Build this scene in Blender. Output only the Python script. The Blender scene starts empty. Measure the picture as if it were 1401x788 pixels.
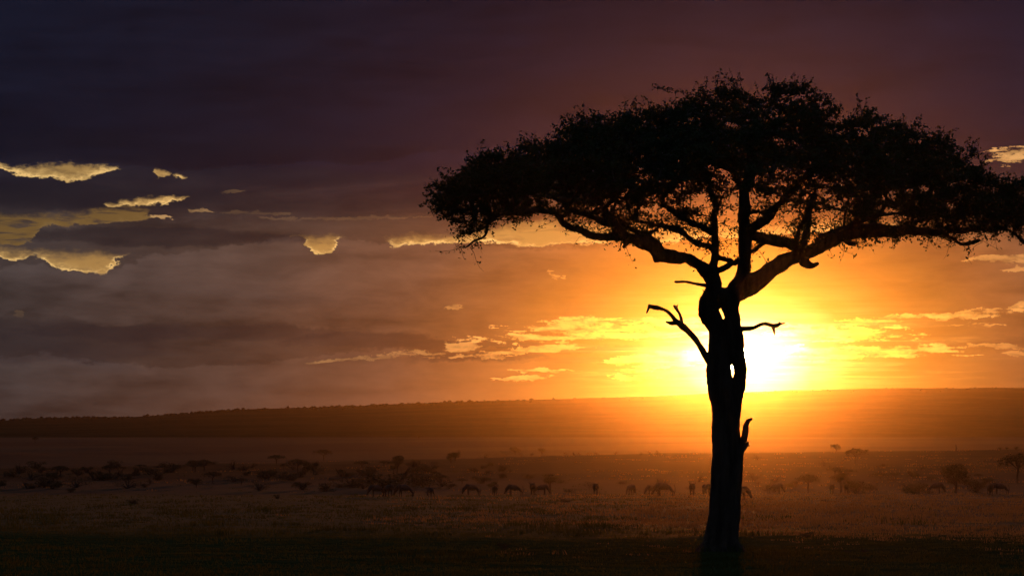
import bpy, bmesh, math, random
import numpy as np
from mathutils import Vector, noise as mnoise

random.seed(7)
rng = np.random.default_rng(7)
scene = bpy.context.scene
C = scene.collection

# ------------------------------------------------------------------ camera numbers
F = 3972.0                    # focal length in units of 1/1401 of the frame width
CX, HY = 700.5, 659.0         # view axis and flat horizon
CAM_Z = 1.62
SUN_X, SUN_Y = 1004.0, 488.0
sun_az = math.atan((SUN_X - CX) / F)
sun_el = math.atan((HY - SUN_Y) / F)
SUN = Vector((math.sin(sun_az) * math.cos(sun_el), math.cos(sun_az) * math.cos(sun_el), math.sin(sun_el)))

HAZE_DENSITY = 2.6e-5
HAZE_G = 0.97
SUN_STRENGTH = 0.50

# ------------------------------------------------------------------ small helpers
def link(o, parent=None):
    C.objects.link(o)
    if parent is not None:
        o.parent = parent
    return o

def tag(o, label=None, cat=None, group=None, kind=None):
    if label: o['label'] = label
    if cat: o['category'] = cat
    if group: o['group'] = group
    if kind: o['kind'] = kind
    return o

def empty(name, loc, rz=0.0, label=None, cat=None, group=None):
    o = bpy.data.objects.new(name, None)
    o.empty_display_size = 0.3
    o.location = loc
    o.rotation_euler = (0, 0, rz)
    link(o)
    return tag(o, label, cat, group)

def mesh_np(name, verts, faces, mat, smooth=True):
    """verts (n,3); faces: list of equal-size index arrays [(m,k), ...]"""
    me = bpy.data.meshes.new(name)
    verts = np.asarray(verts, dtype=np.float32)
    if isinstance(faces, np.ndarray):
        faces = [faces]
    faces = [np.asarray(f, dtype=np.int32) for f in faces if len(f)]
    loops = np.concatenate([f.ravel() for f in faces])
    tot = np.concatenate([np.full(len(f), f.shape[1], dtype=np.int32) for f in faces])
    start = np.concatenate([[0], np.cumsum(tot)[:-1]]).astype(np.int32)
    me.vertices.add(len(verts)); me.vertices.foreach_set('co', verts.ravel())
    me.loops.add(len(loops)); me.loops.foreach_set('vertex_index', loops)
    me.polygons.add(len(tot)); me.polygons.foreach_set('loop_start', start); me.polygons.foreach_set('loop_total', tot)
    if smooth:
        me.polygons.foreach_set('use_smooth', np.ones(len(tot), dtype=bool))
    me.update(calc_edges=True)
    me.validate()
    if mat: me.materials.append(mat)
    return me

def obj(name, me, parent=None):
    return link(bpy.data.objects.new(name, me), parent)

def fbm(x, y, z=0.0, o=4):
    return mnoise.fractal(Vector((x, y, z)), 1.0, 2.0, o)

# ------------------------------------------------------------------ node expressions
class NT:
    def __init__(s, tree): s.t = tree; s.k = 0
    def new(s, typ):
        n = s.t.nodes.new(typ); n.location = (200 * (s.k % 40), -200 * (s.k // 40)); s.k += 1
        return n
    def put(s, sock, v):
        if isinstance(v, E): v = v.s
        if hasattr(v, 'is_output'): s.t.links.new(v, sock)
        elif hasattr(v, '__len__'):
            try: sock.default_value = v
            except Exception: sock.default_value = tuple(v) + (1.0,)
        else:
            try: sock.default_value = v
            except Exception: sock.default_value = (v, v, v)
    def math(s, op, *a, clamp=False):
        n = s.new('ShaderNodeMath'); n.operation = op; n.use_clamp = clamp
        for i, v in enumerate(a): s.put(n.inputs[i], v)
        return E(s, n.outputs[0])
    def vmath(s, op, *a):
        n = s.new('ShaderNodeVectorMath'); n.operation = op
        for i, v in enumerate(a): s.put(n.inputs[i], v)
        return E(s, n.outputs[0])
    def scale(s, v, f):
        n = s.new('ShaderNodeVectorMath'); n.operation = 'SCALE'
        s.put(n.inputs[0], v); s.put(n.inputs['Scale'], f)
        return E(s, n.outputs[0])
    def vmix(s, f, a, b):
        n = s.new('ShaderNodeMix'); n.data_type = 'VECTOR'; n.clamp_factor = True
        s.put(n.inputs[0], f); s.put(n.inputs[4], a); s.put(n.inputs[5], b)
        return E(s, n.outputs[1])
    def xyz(s, a, b, c):
        n = s.new('ShaderNodeCombineXYZ')
        for i, v in enumerate((a, b, c)): s.put(n.inputs[i], v)
        return E(s, n.outputs[0])
    def noise(s, vec, scale=1.0, detail=4.0, rough=0.55, dist=0.0):
        n = s.new('ShaderNodeTexNoise'); n.noise_dimensions = '3D'
        s.put(n.inputs['Vector'], vec); n.inputs['Scale'].default_value = scale
        n.inputs['Detail'].default_value = detail; n.inputs['Roughness'].default_value = rough
        n.inputs['Distortion'].default_value = dist
        return E(s, n.outputs['Fac'])
    def sstep(s, v, a, b):
        n = s.new('ShaderNodeMapRange'); n.interpolation_type = 'SMOOTHSTEP'
        s.put(n.inputs['Value'], v); s.put(n.inputs['From Min'], a); s.put(n.inputs['From Max'], b)
        return E(s, n.outputs[0])
    def ramp(s, v, stops):
        n = s.new('ShaderNodeValToRGB'); s.put(n.inputs[0], v)
        el = n.color_ramp.elements
        while len(el) < len(stops): el.new(0.5)
        for e, (p, c) in zip(el, stops):
            e.position = p; e.color = (c[0], c[1], c[2], 1)
        return E(s, n.outputs[0])
    def curve(s, v, pts):
        n = s.new('ShaderNodeFloatCurve'); s.put(n.inputs['Value'], v); n.inputs['Factor'].default_value = 1
        cv = n.mapping.curves[0]
        for _ in range(len(pts) - 2): cv.points.new(0.5, 0.5)
        for q, (x, y) in zip(cv.points, pts):
            q.location = (x, y); q.handle_type = 'VECTOR'
        n.mapping.update()
        return E(s, n.outputs[0])

class E:
    def __init__(s, nt, sock): s.n = nt; s.s = sock
    def __add__(s, o): return s.n.math('ADD', s, o)
    __radd__ = __add__
    def __mul__(s, o): return s.n.math('MULTIPLY', s, o)
    __rmul__ = __mul__
    def __sub__(s, o): return s.n.math('SUBTRACT', s, o)
    def __rsub__(s, o): return s.n.math('SUBTRACT', o, s)
    def __truediv__(s, o): return s.n.math('DIVIDE', s, o)

# ------------------------------------------------------------------ sky (world)
world = bpy.data.worlds.new("World")
scene.world = world
world.use_nodes = True
wt = world.node_tree
wt.nodes.clear()
n = NT(wt)
tc = n.new('ShaderNodeTexCoord')
sep = n.new('ShaderNodeSeparateXYZ'); wt.links.new(tc.outputs['Generated'], sep.inputs[0])
dx_, dy_, dz_ = (E(n, sep.outputs[i]) for i in range(3))
hyp = n.math('MAXIMUM', n.math('SQRT', dx_ * dx_ + dy_ * dy_), 0.02)
# angles on the sky sphere: X along the horizon, Y downward from the zenith side (1 unit = 1/3972 rad)
X = n.math('ARCTAN2', dx_, dy_) * F + CX
Y = HY - (dz_ / hyp) * F
# soft large clouds wobble every boundary
w1 = n.noise(n.xyz(X * (1 / 70), Y * (1 / 30), 1.7), detail=5, rough=0.6)
w2 = n.noise(n.xyz(X * (1 / 15), Y * (1 / 9), 5.1), detail=4, rough=0.65)
w3 = n.noise(n.xyz(X * (1 / 5.5), Y * (1 / 4.0), 9.1), detail=3, rough=0.6)
Yw = Y + (w1 - 0.5) * 26 + (w2 - 0.5) * 15 + (w3 - 0.5) * 4
w1b = n.noise(n.xyz(X * (1 / 70), Y * (1 / 30), 31.7), detail=5, rough=0.6)
w2b = n.noise(n.xyz(X * (1 / 18), Y * (1 / 9), 35.1), detail=4, rough=0.65)
Xs_ = X + (w1b - 0.5) * 90 + (w2b - 0.5) * 40
Ys_ = Y + (w1 - 0.5) * 14 + (w2 - 0.5) * 13
big = n.noise(n.xyz(X * (1 / 420), Y * (1 / 75), 3.3), detail=5, rough=0.55, dist=0.4)
fine = n.noise(n.xyz(X * (1 / 130), Y * (1 / 22), 8.3), detail=6, rough=0.6, dist=0.3)

sx = X - SUN_X
sy = Y - SUN_Y
sxg = X - 1022.0
d = n.math('SQRT', sxg * sxg + sy * sy * (n.sstep(sy, 30.0, -70.0) * 1.9 + 1.3))
d1 = d + (big - 0.5) * 90
K = 4.0
def S(r, g, b): return (r / K, g / K, b / K)
glow = n.scale(n.ramp(d1 / 1200.0, [
    (0.000, S(3.6, 2.6, 1.1)), (0.040, S(2.3, 1.6, 0.62)), (0.075, S(1.10, 0.66, 0.12)), (0.125, S(0.78, 0.33, 0.018)),
    (0.205, S(0.53, 0.178, 0.018)), (0.290, S(0.305, 0.102, 0.025)), (0.41, S(0.155, 0.066, 0.034)),
    (0.58, S(0.082, 0.047, 0.035)), (0.83, S(0.053, 0.040, 0.038)), (1.0, S(0.045, 0.037, 0.038))]), K)
# the heavy dark deck above
sx2 = X - 1060.0
d2 = n.math('SQRT', sx2 * sx2 + sy * sy * 0.55) + (big - 0.5) * 120
deck = n.ramp(d2 / 1200.0, [
    (0.00, (0.046, 0.0190, 0.0265)), (0.22, (0.0175, 0.0118, 0.0215)), (0.40, (0.0098, 0.0088, 0.0205)),
    (0.62, (0.0068, 0.0076, 0.0172)), (1.0, (0.0056, 0.0078, 0.0190))])
deck_up = n.sstep(Y + (big - 0.5) * 120 + (fine - 0.5) * 40, 345.0, 215.0)
bil = n.noise(n.xyz(X * (1 / 105), Y * (1 / 36), 41.0), detail=6, rough=0.58, dist=0.35)
bil2 = n.noise(n.xyz((X + 26.0) * (1 / 105), (Y + 9.0) * (1 / 36), 41.0), detail=6, rough=0.58, dist=0.35)
away = n.sstep(d, 130.0, 480.0)
tex = (n.sstep(fine, 0.25, 0.75) * 0.30 + n.sstep(big, 0.3, 0.7) * 0.50 - 0.42 + (bil - bil2) * 0.8 + (bil - 0.5) * 0.45) * (away * 0.8 + 0.2) + 1.0
tex_deck = n.sstep(big, 0.3, 0.7) * 0.40 + 0.78 + (fine - 0.5) * 0.5 + (bil - bil2) * 0.5
# left half: bluish grey belts in the low cloud bank
sky = n.vmix(deck_up, n.scale(glow, tex), n.scale(deck, tex_deck))
belt = n.sstep(big, 0.50, 0.66) * n.sstep(X, 620.0, 160.0) * n.sstep(Y, 380.0, 440.0) * 0.5
sky = n.vmix(belt, sky, (0.034, 0.031, 0.035))

# dark slate rolls of cloud
for cx, cy, rx, ry, tilt, gain in [(100, 273, 240, 20, -0.02, .9), (215, 326, 210, 13, 0.0, .8), (60, 470, 230, 32, 0, .6), (250, 456, 240, 13, 0, .5),
                                   (520, 467, 140, 11, 0.02, .5), (640, 487, 90, 8, 0, .6), (450, 286, 240, 13, 0, .55), (330, 243, 300, 14, 0, .65), (690, 472, 60, 5, 0, .5), (800, 478, 110, 5, 0, .3),
                                   (740, 492, 200, 5, 0, .25), (1265, 470, 170, 6, 0, .25), (150, 205, 500, 22, 0, .25), (1385, 236, 40, 14, 0, .4)]:
    ex = (X + (w1b - 0.5) * 160 - cx) * (1 / rx)
    ey = (Y + (w1 - 0.5) * 22 + (w2 - 0.5) * 12 - cy - (X - cx) * tilt) * (1 / ry)
    f = n.sstep(1.0 - (ex * ex + ey * ey) + (fine - 0.5) * 1.6, -0.1, 0.6) * gain
    sky = n.vmix(f, sky, n.vmath('ADD', n.scale(sky, 0.35), (0.006, 0.0065, 0.0105)))
# billowing edges of the cloud banks: darker on one side, paler on the other
def bank(pts, above, alen, below, blen, sky_in):
    lo, hi = 150.0, 560.0
    e = n.curve((X + (w1b - 0.5) * 60 + (w2b - 0.5) * 34) * (1 / 1500.0), [(min(max(x / 1500, 0), 1), (t - lo) / (hi - lo)) for x, t in pts]) * (hi - lo) + lo
    v = Y + (w1 - 0.5) * 30 + (w2 - 0.5) * 20 + (w3 - 0.5) * 4 - e
    up = n.math('POWER', 2.718, n.math('MAXIMUM', 0.0 - v, 0.0) * (-1 / alen)) * above
    dn = n.math('POWER', 2.718, n.math('MAXIMUM', v, 0.0) * (-1 / blen)) * below
    g = n.sstep(v, -2.5, 2.5)
    fade = n.sstep(d, 230.0, 460.0)
    k = ((1.0 - g) * up + g * dn) * fade + 1.0
    return n.scale(sky_in, k)
sky = bank([(0, 372), (60, 366), (120, 380), (165, 372), (195, 352), (250, 344), (320, 338), (384, 324), (410, 330), (437, 349), (470, 326), (520, 332), (620, 338), (760, 340), (1000, 332), (1500, 320)], -0.22, 34.0, 0.20, 46.0, sky)
sky = bank([(0, 490), (70, 488), (140, 497), (200, 503), (300, 499), (400, 490), (520, 478), (640, 494), (760, 486), (1500, 480)], -0.26, 42.0, 0.10, 30.0, sky)
sky = bank([(0, 436), (30, 422), (70, 430), (130, 446), (230, 440), (330, 438), (480, 450), (640, 462), (1500, 460)], 0.08, 24.0, -0.14, 40.0, sky)
sky = bank([(0, 226), (160, 228), (300, 232), (420, 226), (560, 214), (700, 200), (1500, 195)], -0.20, 40.0, 0.16, 34.0, sky)
sky = bank([(0, 305), (90, 312), (200, 306), (330, 300), (450, 297), (600, 292), (1500, 290)], 0.10, 16.0, -0.12, 18.0, sky)
# cooler, lighter twilight overhead and behind
sky = n.vmix(n.sstep(Y, -350.0, -1500.0), sky, (0.036, 0.048, 0.072))
# clear evening sky behind the clouds
nish = n.new('ShaderNodeTexSky')
nish.sky_type = 'NISHITA'; nish.sun_disc = False
nish.sun_elevation = sun_el; nish.sun_rotation = sun_az
nish.air_density = 1.5; nish.dust_density = 2.0
clear = n.vmath('ADD', n.scale(E(n, nish.outputs[0]), 0.010), (0.150, 0.106, 0.036))
clear = n.vmath('ADD', clear, n.scale(glow, 0.36))
wisp = n.sstep(n.noise(n.xyz(X * (1 / 55), Y * (1 / 8.0), 21.0), detail=5, rough=0.6, dist=0.6), 0.48, 0.66)

# openings between an upper edge T and a lower edge B (angles), with a lit lower rim
Xc_ = X + (w1b - 0.5) * 46 + (w2b - 0.5) * 26
def opening(pts, rim, sky_in, dim=1.0, rw=3.4, wis=0.55, soft=6.0):
    lo, hi = 200.0, 400.0
    xs = [p[0] for p in pts]
    T = n.curve(Xc_ * (1 / 1500.0), [(min(max(x / 1500, 0), 1), (t - lo) / (hi - lo)) for x, t, b in pts])
    B = n.curve(Xc_ * (1 / 1500.0), [(min(max(x / 1500, 0), 1), (b - lo) / (hi - lo)) for x, t, b in pts])
    T = T * (hi - lo) + lo
    B = B * (hi - lo) + lo
    m = n.sstep(Yw - T + (w2b - 0.5) * 5, -3.0, soft) * n.sstep(B - Yw, -1.2, 2.2)
    side = n.sstep(X, -900.0, -500.0) * n.sstep(X, 2300.0, 1900.0)
    m = m * side
    r = n.math('POWER', 2.718, n.math('MAXIMUM', B - Yw, 0.0) * (-1 / rw)) * (n.sstep(w1b + (w2 - 0.5) * 0.6, 0.36, 0.62) * (rim * 0.85) + rim * 0.22)
    col = n.vmath('ADD', n.scale(clear, dim), n.scale(n.vmath('ADD', (0.62, 0.40, 0.12), n.scale(glow, 1.1)), r))
    col = n.vmix(wisp * wis * n.sstep(r, 0.9, 0.1), col, sky_in)
    return n.vmix(m, sky_in, col)

A = [(0, 341, 357), (30, 344, 361), (50, 345, 352), (70, 345, 362), (90, 346, 373), (120, 345, 377), (148, 342, 379), (160, 350, 368),
     (174, 348, 352), (186, 352, 344), (384, 332, 322), (392, 322, 325), (404, 325, 325), (412, 321, 329), (435, 320, 348), (452, 319, 345), (470, 321, 326), (478, 332, 324),
     (512, 336, 324), (521, 326, 327), (536, 325, 336), (560, 322, 338), (590, 321, 338), (620, 319, 335), (660, 312, 335), (700, 303, 333),
     (760, 298, 337), (850, 304, 329), (950, 305, 329), (1060, 309, 325), (1130, 302, 314), (1200, 300, 314), (1250, 312, 306), (1500, 330, 310)]
sky = opening(A, 1.5, sky, 1.3, 2.6, 0.32, 17.0)
Cg = [(0, 299, 342), (25, 299, 342), (48, 299, 336), (62, 298, 320), (74, 298, 312), (110, 294, 311), (130, 290, 311), (150, 287, 310), (180, 285, 307), (204, 288, 306), (214, 304, 300), (1500, 320, 290)]
sky = opening(Cg, 0.10, sky, 0.56, 3.4, 0.9, 9.0)
Dg = [(0, 290, 276), (146, 285, 281), (152, 281, 286), (182, 277, 286), (212, 271, 284), (240, 269, 279), (256, 268, 273), (266, 274, 266), (1500, 290, 260)]
sky = opening(Dg, 1.0, sky, 1.5, 4.5, 0.2, 7.0)
Bg = [(0, 233, 239), (30, 232, 241), (60, 231, 248), (100, 230, 253), (130, 231, 247), (150, 233, 240), (166, 234, 237), (176, 240, 232), (204, 240, 233), (209, 233, 246), (226, 235, 246), (233, 243, 238), (240, 240, 245), (256, 241, 246), (263, 248, 238), (1500, 260, 228)]
sky = opening(Bg, 1.15, sky, 1.1, 5.5, 0.35, 5.0)

# lit streaks of thin cloud round the sun
sn = n.noise(n.xyz(X * (1 / 46), Y * (1 / 9.5), 2.2), detail=6, rough=0.62, dist=0.5)
sn2 = n.noise(n.xyz(X * (1 / 150), Y * (1 / 7.0), 12.2), detail=5, rough=0.55, dist=0.3)
strips = [  # X, Y, half width, half height, tilt, gain
    (850, 450, 165, 19, 0.00, 1.0), (730, 463, 120, 8, 0.00, 1.0), (770, 447, 60, 9, -0.1, 1.0), (1145, 457, 120, 13, 0.03, 1.0),
    (1170, 483, 200, 13, 0.0, 1.0), (905, 494, 100, 13, -0.03, 1.0), (735, 478, 100, 6, -0.06, 0.8), (740, 507, 65, 3.4, 0.0, 0.9),
    (715, 517, 62, 3.4, -0.02, 0.9), (868, 515, 44, 5, 0.0, 1.0), (578, 484, 36, 6, 0.05, 0.4), (632, 474, 44, 7, -0.03, 0.6), (655, 487, 52, 5, 0.0, 0.55), (500, 489, 96, 3.4, -0.09, 0.34),
    (628, 418, 20, 4.5, -0.12, 0.4), (762, 377, 22, 5, 0.25, 0.5), (1330, 431, 100, 7.5, -0.06, 0.75), (1397, 420, 26, 9, -0.3, 0.6),
    (1372, 359, 60, 7, -0.03, 0.5), (1388, 372, 36, 4.5, 0.05, 0.5), (1384, 221, 42, 16, 0.0, 1.1), (1230, 436, 52, 3.2, 0.0, 0.9),
    (1320, 446, 44, 2.6, 0.0, 0.5), (1372, 476, 50, 5, 0.05, 0.4), (1392, 487, 30, 4, 0.0, 0.4), (25, 432, 14, 6, 0, 0.08), (1180, 442, 50, 6, 0.0, 0.7), (312, 266, 28, 3, -0.1, 0.12), (276, 290, 26, 3, 0, 0.4), (222, 301, 16, 4, 0, 0.75), (345, 292, 60, 3.5, 0, 0.10),
    (480, 299, 140, 2.6, 0, 0.09), (20, 322, 30, 3, 0, 0.02)]
streak = None
for cx, cy, rx, ry, tilt, gain in strips:
    ex = (Xs_ - cx) * (1 / rx)
    ey = (Ys_ - cy - (Xs_ - cx) * tilt) * (1 / ry)
    f = (1.0 - (ex * ex + ey * ey))
    f = n.sstep(f + (sn - 0.5) * 3.2 + (sn2 - 0.5) * 2.4 + (w3 - 0.5) * 1.0, 0.30, 0.62) * n.sstep(f, -0.6, 0.15) * gain
    streak = f if streak is None else n.math('MAXIMUM', streak, f)
hot = n.scale(n.vmath('ADD', n.scale(glow, 2.0), (0.36, 0.19, 0.035)), n.sstep(sn + (w2 - 0.5) * 0.5, 0.30, 0.66) * 0.75 + 0.5)
sky = n.vmix(streak, sky, hot)
# general thin streaking near the sun
soft = n.sstep(sn2, 0.52, 0.68) * n.sstep(d, 420.0, 120.0) * n.sstep(n.math('ABSOLUTE', Y - 478.0), 60.0, 15.0) * 0.5
sky = n.vmix(soft, sky, hot)
# the sun itself
ds = n.math('SQRT', sx * sx + sy * sy)
disc = n.sstep(ds, 19.5, 16.5)
sky = n.vmath('ADD', sky, n.scale((60.0, 44.0, 20.0), disc))
aur = n.math('POWER', 2.718, n.math('SQRT', (X - 1014.0) * (X - 1014.0) * 0.22 + sy * sy) * (-1 / 27.0))
sky = n.vmath('ADD', sky, n.scale((2.7, 1.95, 0.80), aur * (n.sstep(sn2 + (w1 - 0.5) * 0.5, 0.38, 0.62) * 0.8 + 0.55)))
# below the horizon there is only dusky land
below = n.sstep(dz_, -0.02, -0.10)
sky = n.vmix(below, sky, (0.012, 0.010, 0.008))
bg = n.new('ShaderNodeBackground')
n.put(bg.inputs['Color'], n.scale(sky, 10.0))
bg.inputs['Strength'].default_value = 0.1
wo = n.new('ShaderNodeOutputWorld')
wt.links.new(bg.outputs[0], wo.inputs['Surface'])

# ------------------------------------------------------------------ sun lamp
ld = bpy.data.lights.new('sun', 'SUN')
ld.energy = SUN_STRENGTH
ld.angle = math.radians(0.53)
ld.color = (1.0, 0.235, 0.02)
lo = link(bpy.data.objects.new('sun', ld))
lo.rotation_euler = (-SUN).to_track_quat('-Z', 'Y').to_euler()
lo.location = (300, 900, 400)

# ------------------------------------------------------------------ camera
cd = bpy.data.cameras.new('camera')
cd.sensor_width = 36.0
cd.lens = F / 1401.0 * 36.0
cd.shift_y = (HY - 394.0) / 1401.0
cd.clip_start = 0.5
cd.clip_end = 30000.0
cam = link(bpy.data.objects.new('camera', cd))
cam.location = (0, 0, CAM_Z)
cam.rotation_euler = (math.radians(90), 0, 0)
scene.camera = cam
vs = scene.view_settings
vs.view_transform = 'Standard'; vs.look = 'None'; vs.exposure = 0.0; vs.gamma = 1.0
scene.cycles.volume_bounces = 0

# ------------------------------------------------------------------ materials
def mat_new(name):
    m = bpy.data.materials.new(name); m.use_nodes = True
    m.node_tree.nodes.clear()
    return m, NT(m.node_tree)

def leaf_mat(name, dark, light, trans, tmix=0.4, nscale=1.3, rough=0.6, spec=0.3):
    m, q = mat_new(name)
    t = q.new('ShaderNodeTexCoord')
    f = q.noise(t.outputs['Object'], scale=nscale, detail=5)
    col = q.vmix(q.sstep(f, 0.35, 0.65), dark, light)
    p = q.new('ShaderNodeBsdfPrincipled')
    q.put(p.inputs['Base Color'], col)
    p.inputs['Roughness'].default_value = rough
    p.inputs['Specular IOR Level'].default_value = spec
    tr = q.new('ShaderNodeBsdfTranslucent')
    q.put(tr.inputs['Color'], q.vmix(q.sstep(f, 0.35, 0.65), tuple(x * 0.7 for x in trans), trans))
    mx = q.new('ShaderNodeMixShader'); mx.inputs[0].default_value = tmix
    m.node_tree.links.new(p.outputs[0], mx.inputs[1]); m.node_tree.links.new(tr.outputs[0], mx.inputs[2])
    o = q.new('ShaderNodeOutputMaterial'); m.node_tree.links.new(mx.outputs[0], o.inputs[0])
    return m

def plain_mat(name, dark, light, rough=0.85, scale=3.0, stretch=(1, 1, 1), bump=0.0, spec=0.3):
    m, q = mat_new(name)
    t = q.new('ShaderNodeTexCoord')
    v = q.vmath('MULTIPLY', t.outputs['Object'], stretch)
    f = q.noise(v, scale=scale, detail=6, rough=0.6)
    p = q.new('ShaderNodeBsdfPrincipled')
    q.put(p.inputs['Base Color'], q.vmix(q.sstep(f, 0.3, 0.7), dark, light))
    p.inputs['Roughness'].default_value = rough
    p.inputs['Specular IOR Level'].default_value = spec
    if bump:
        b = q.new('ShaderNodeBump'); b.inputs['Strength'].default_value = bump; b.inputs['Distance'].default_value = 0.05
        q.put(b.inputs['Height'], f); m.node_tree.links.new(b.outputs[0], p.inputs['Normal'])
    o = q.new('ShaderNodeOutputMaterial'); m.node_tree.links.new(p.outputs[0], o.inputs[0])
    return m

M_BARK = plain_mat('bark', (0.045, 0.034, 0.026), (0.13, 0.10, 0.075), 0.9, 5.0, (1, 1, 0.16), 0.8)
M_DEAD = plain_mat('dead_wood', (0.07, 0.055, 0.042), (0.17, 0.14, 0.11), 0.85, 6.0, (1, 1, 0.4), 0.6)
M_LEAF = leaf_mat('acacia_leaf', (0.030, 0.045, 0.014), (0.065, 0.085, 0.028), (0.06, 0.085, 0.02), 0.3)
M_BUSH = leaf_mat('bush_leaf', (0.035, 0.042, 0.016), (0.075, 0.080, 0.034), (0.09, 0.085, 0.03), 0.4)
M_DRYGRASS = leaf_mat('dry_grass_blade', (0.085, 0.060, 0.024), (0.20, 0.145, 0.060), (0.60, 0.40, 0.14), 0.70, 0.25, 0.5, 0.5)
M_GREENGRASS = leaf_mat('green_grass_blade', (0.045, 0.068, 0.018), (0.085, 0.115, 0.032), (0.20, 0.20, 0.045), 0.45, 0.3, 0.9, 0.0)
M_HIDE = plain_mat('wildebeest_hide', (0.035, 0.030, 0.028), (0.09, 0.078, 0.068), 0.75, 6.0)
M_HORN = plain_mat('horn', (0.03, 0.027, 0.024), (0.07, 0.06, 0.05), 0.5, 8.0)
M_TAN = plain_mat('gazelle_coat', (0.18, 0.11, 0.06), (0.30, 0.20, 0.11), 0.8, 6.0)
M_WOOD = plain_mat('hill_woodland', (0.022, 0.028, 0.014), (0.055, 0.058, 0.028), 0.95, 0.05, spec=0.0)
M_STUMP = plain_mat('weathered_post', (0.06, 0.05, 0.04), (0.14, 0.11, 0.09), 0.9, 4.0)

# ground: short green turf near, straw-coloured grass farther out
m, q = mat_new('savannah_ground')
geo = q.new('ShaderNodeNewGeometry')
sp = q.new('ShaderNodeSeparateXYZ'); m.node_tree.links.new(geo.outputs['Position'], sp.inputs[0])
px_, py_ = E(q, sp.outputs[0]), E(q, sp.outputs[1])
f1 = q.noise(geo.outputs['Position'], scale=0.09, detail=6, rough=0.6)
f2 = q.noise(geo.outputs['Position'], scale=1.7, detail=5, rough=0.6)
f3 = q.noise(geo.outputs['Position'], scale=0.004, detail=5, rough=0.55)
green = q.vmix(q.sstep(f2, 0.3, 0.7), (0.040, 0.054, 0.018), (0.085, 0.098, 0.036))
straw = q.vmix(q.sstep(f2, 0.3, 0.7), (0.075, 0.058, 0.028), (0.17, 0.13, 0.065))
dry = q.math('MULTIPLY', q.sstep(f1 + (px_ / q.math('MAXIMUM', py_, 40.0)) * 2.4 - 0.17, 0.36, 0.66), q.sstep(py_ + (f1 - 0.5) * 90, 72.0, 125.0))
near = q.vmix(dry, green, straw)
far = q.vmix(q.sstep(f3, 0.4, 0.6), (0.026, 0.024, 0.012), (0.062, 0.052, 0.025))
col = q.vmix(q.sstep(py_ + (f1 - 0.5) * 120, 320.0, 440.0), near, far)
p = q.new('ShaderNodeBsdfPrincipled')
q.put(p.inputs['Base Color'], col)
p.inputs['Roughness'].default_value = 0.85
q.put(p.inputs['Specular IOR Level'], q.sstep(py_, 85.0, 130.0) * (q.sstep(py_, 640.0, 400.0) * 0.18 + 0.05 + q.sstep(py_, 1100.0, 1500.0) * 0.12))
b = q.new('ShaderNodeBump'); b.inputs['Strength'].default_value = 0.6; b.inputs['Distance'].default_value = 0.08
q.put(b.inputs['Height'], f2); m.node_tree.links.new(b.outputs[0], p.inputs['Normal'])
o = q.new('ShaderNodeOutputMaterial'); m.node_tree.links.new(p.outputs[0], o.inputs[0])
M_GROUND = m

m, q = mat_new('wooded_hillside')
geo = q.new('ShaderNodeNewGeometry')
f3 = q.noise(geo.outputs['Position'], scale=0.006, detail=6, rough=0.6)
f4 = q.noise(geo.outputs['Position'], scale=0.06, detail=4, rough=0.6)
col = q.vmix(q.sstep(f3 * 0.6 + f4 * 0.4, 0.40, 0.60), (0.024, 0.028, 0.014), (0.060, 0.055, 0.028))
p = q.new('ShaderNodeBsdfPrincipled')
q.put(p.inputs['Base Color'], col)
p.inputs['Roughness'].default_value = 1.0
p.inputs['Specular IOR Level'].default_value = 0.0
o = q.new('ShaderNodeOutputMaterial'); m.node_tree.links.new(p.outputs[0], o.inputs[0])
M_HILL = m

# ------------------------------------------------------------------ terrain
RIDGE_X = [-400, 0, 300, 450, 600, 750, 880, 1100, 1401, 1800]
RIDGE_Y = [648, 641, 634, 632, 628, 624, 621.5, 618, 614.5, 611]
HILL_X = [-3000, -900, -300, 0, 60, 120, 180, 250, 330, 420, 500, 590, 700, 800, 900, 1000, 1100, 1200, 1300, 1401, 1700, 2500, 4000]
HILL_Y = [606, 596, 580, 575, 571.5, 570.3, 570, 565.5, 559.5, 557, 554, 550.5, 547, 544.5, 541.3, 537, 533.2, 531, 530.4, 530, 529, 540, 570]
Y_FLAT, Y_RIDGE, Y_DIP, Y_BASE, Y_CREST, Y_END = 380.0, 900.0, 1250.0, 2600.0, 5000.0, 6200.0

def terrain_np(x, y):
    x = np.asarray(x, float); y = np.asarray(y, float)
    z = np.zeros_like(x + y)
    Xr = CX + F * x / Y_RIDGE
    zr = CAM_Z + (HY - np.interp(Xr, RIDGE_X, RIDGE_Y)) / F * Y_RIDGE
    zb = CAM_Z + (HY - 598.0) / F * Y_BASE
    up = np.clip((y - Y_FLAT) / (Y_RIDGE - Y_FLAT), 0, 1)
    z = zr * (up ** 1.08)
    t = np.clip((y - Y_RIDGE) / (Y_DIP - Y_RIDGE), 0, 1)
    t = t * t * (3 - 2 * t)
    z = z * (1 - t) + (zr * 0.55) * t
    t = np.clip((y - Y_DIP) / (Y_BASE - Y_DIP), 0, 1)
    z = np.where(y > Y_DIP, (zr * 0.55) * (1 - t) + zb * t, z)
    return z

def bumps(x, y):
    if y > 2500: return 0.0
    a = 0.09 * fbm(x * 0.11, y * 0.05, 0.3) + 0.035 * fbm(x * 0.6, y * 0.4, 4.0, 3)
    if y > 300:
        k = min(1, (y - 300) / 500)
        a += 0.6 * k * fbm(x * 0.012, y * 0.008, 9.0)
    return a

def ground_z(x, y):
    return float(terrain_np(x, y)) + bumps(x, y)

def width(y): return 130 + 0.46 * max(y, 0)

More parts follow.
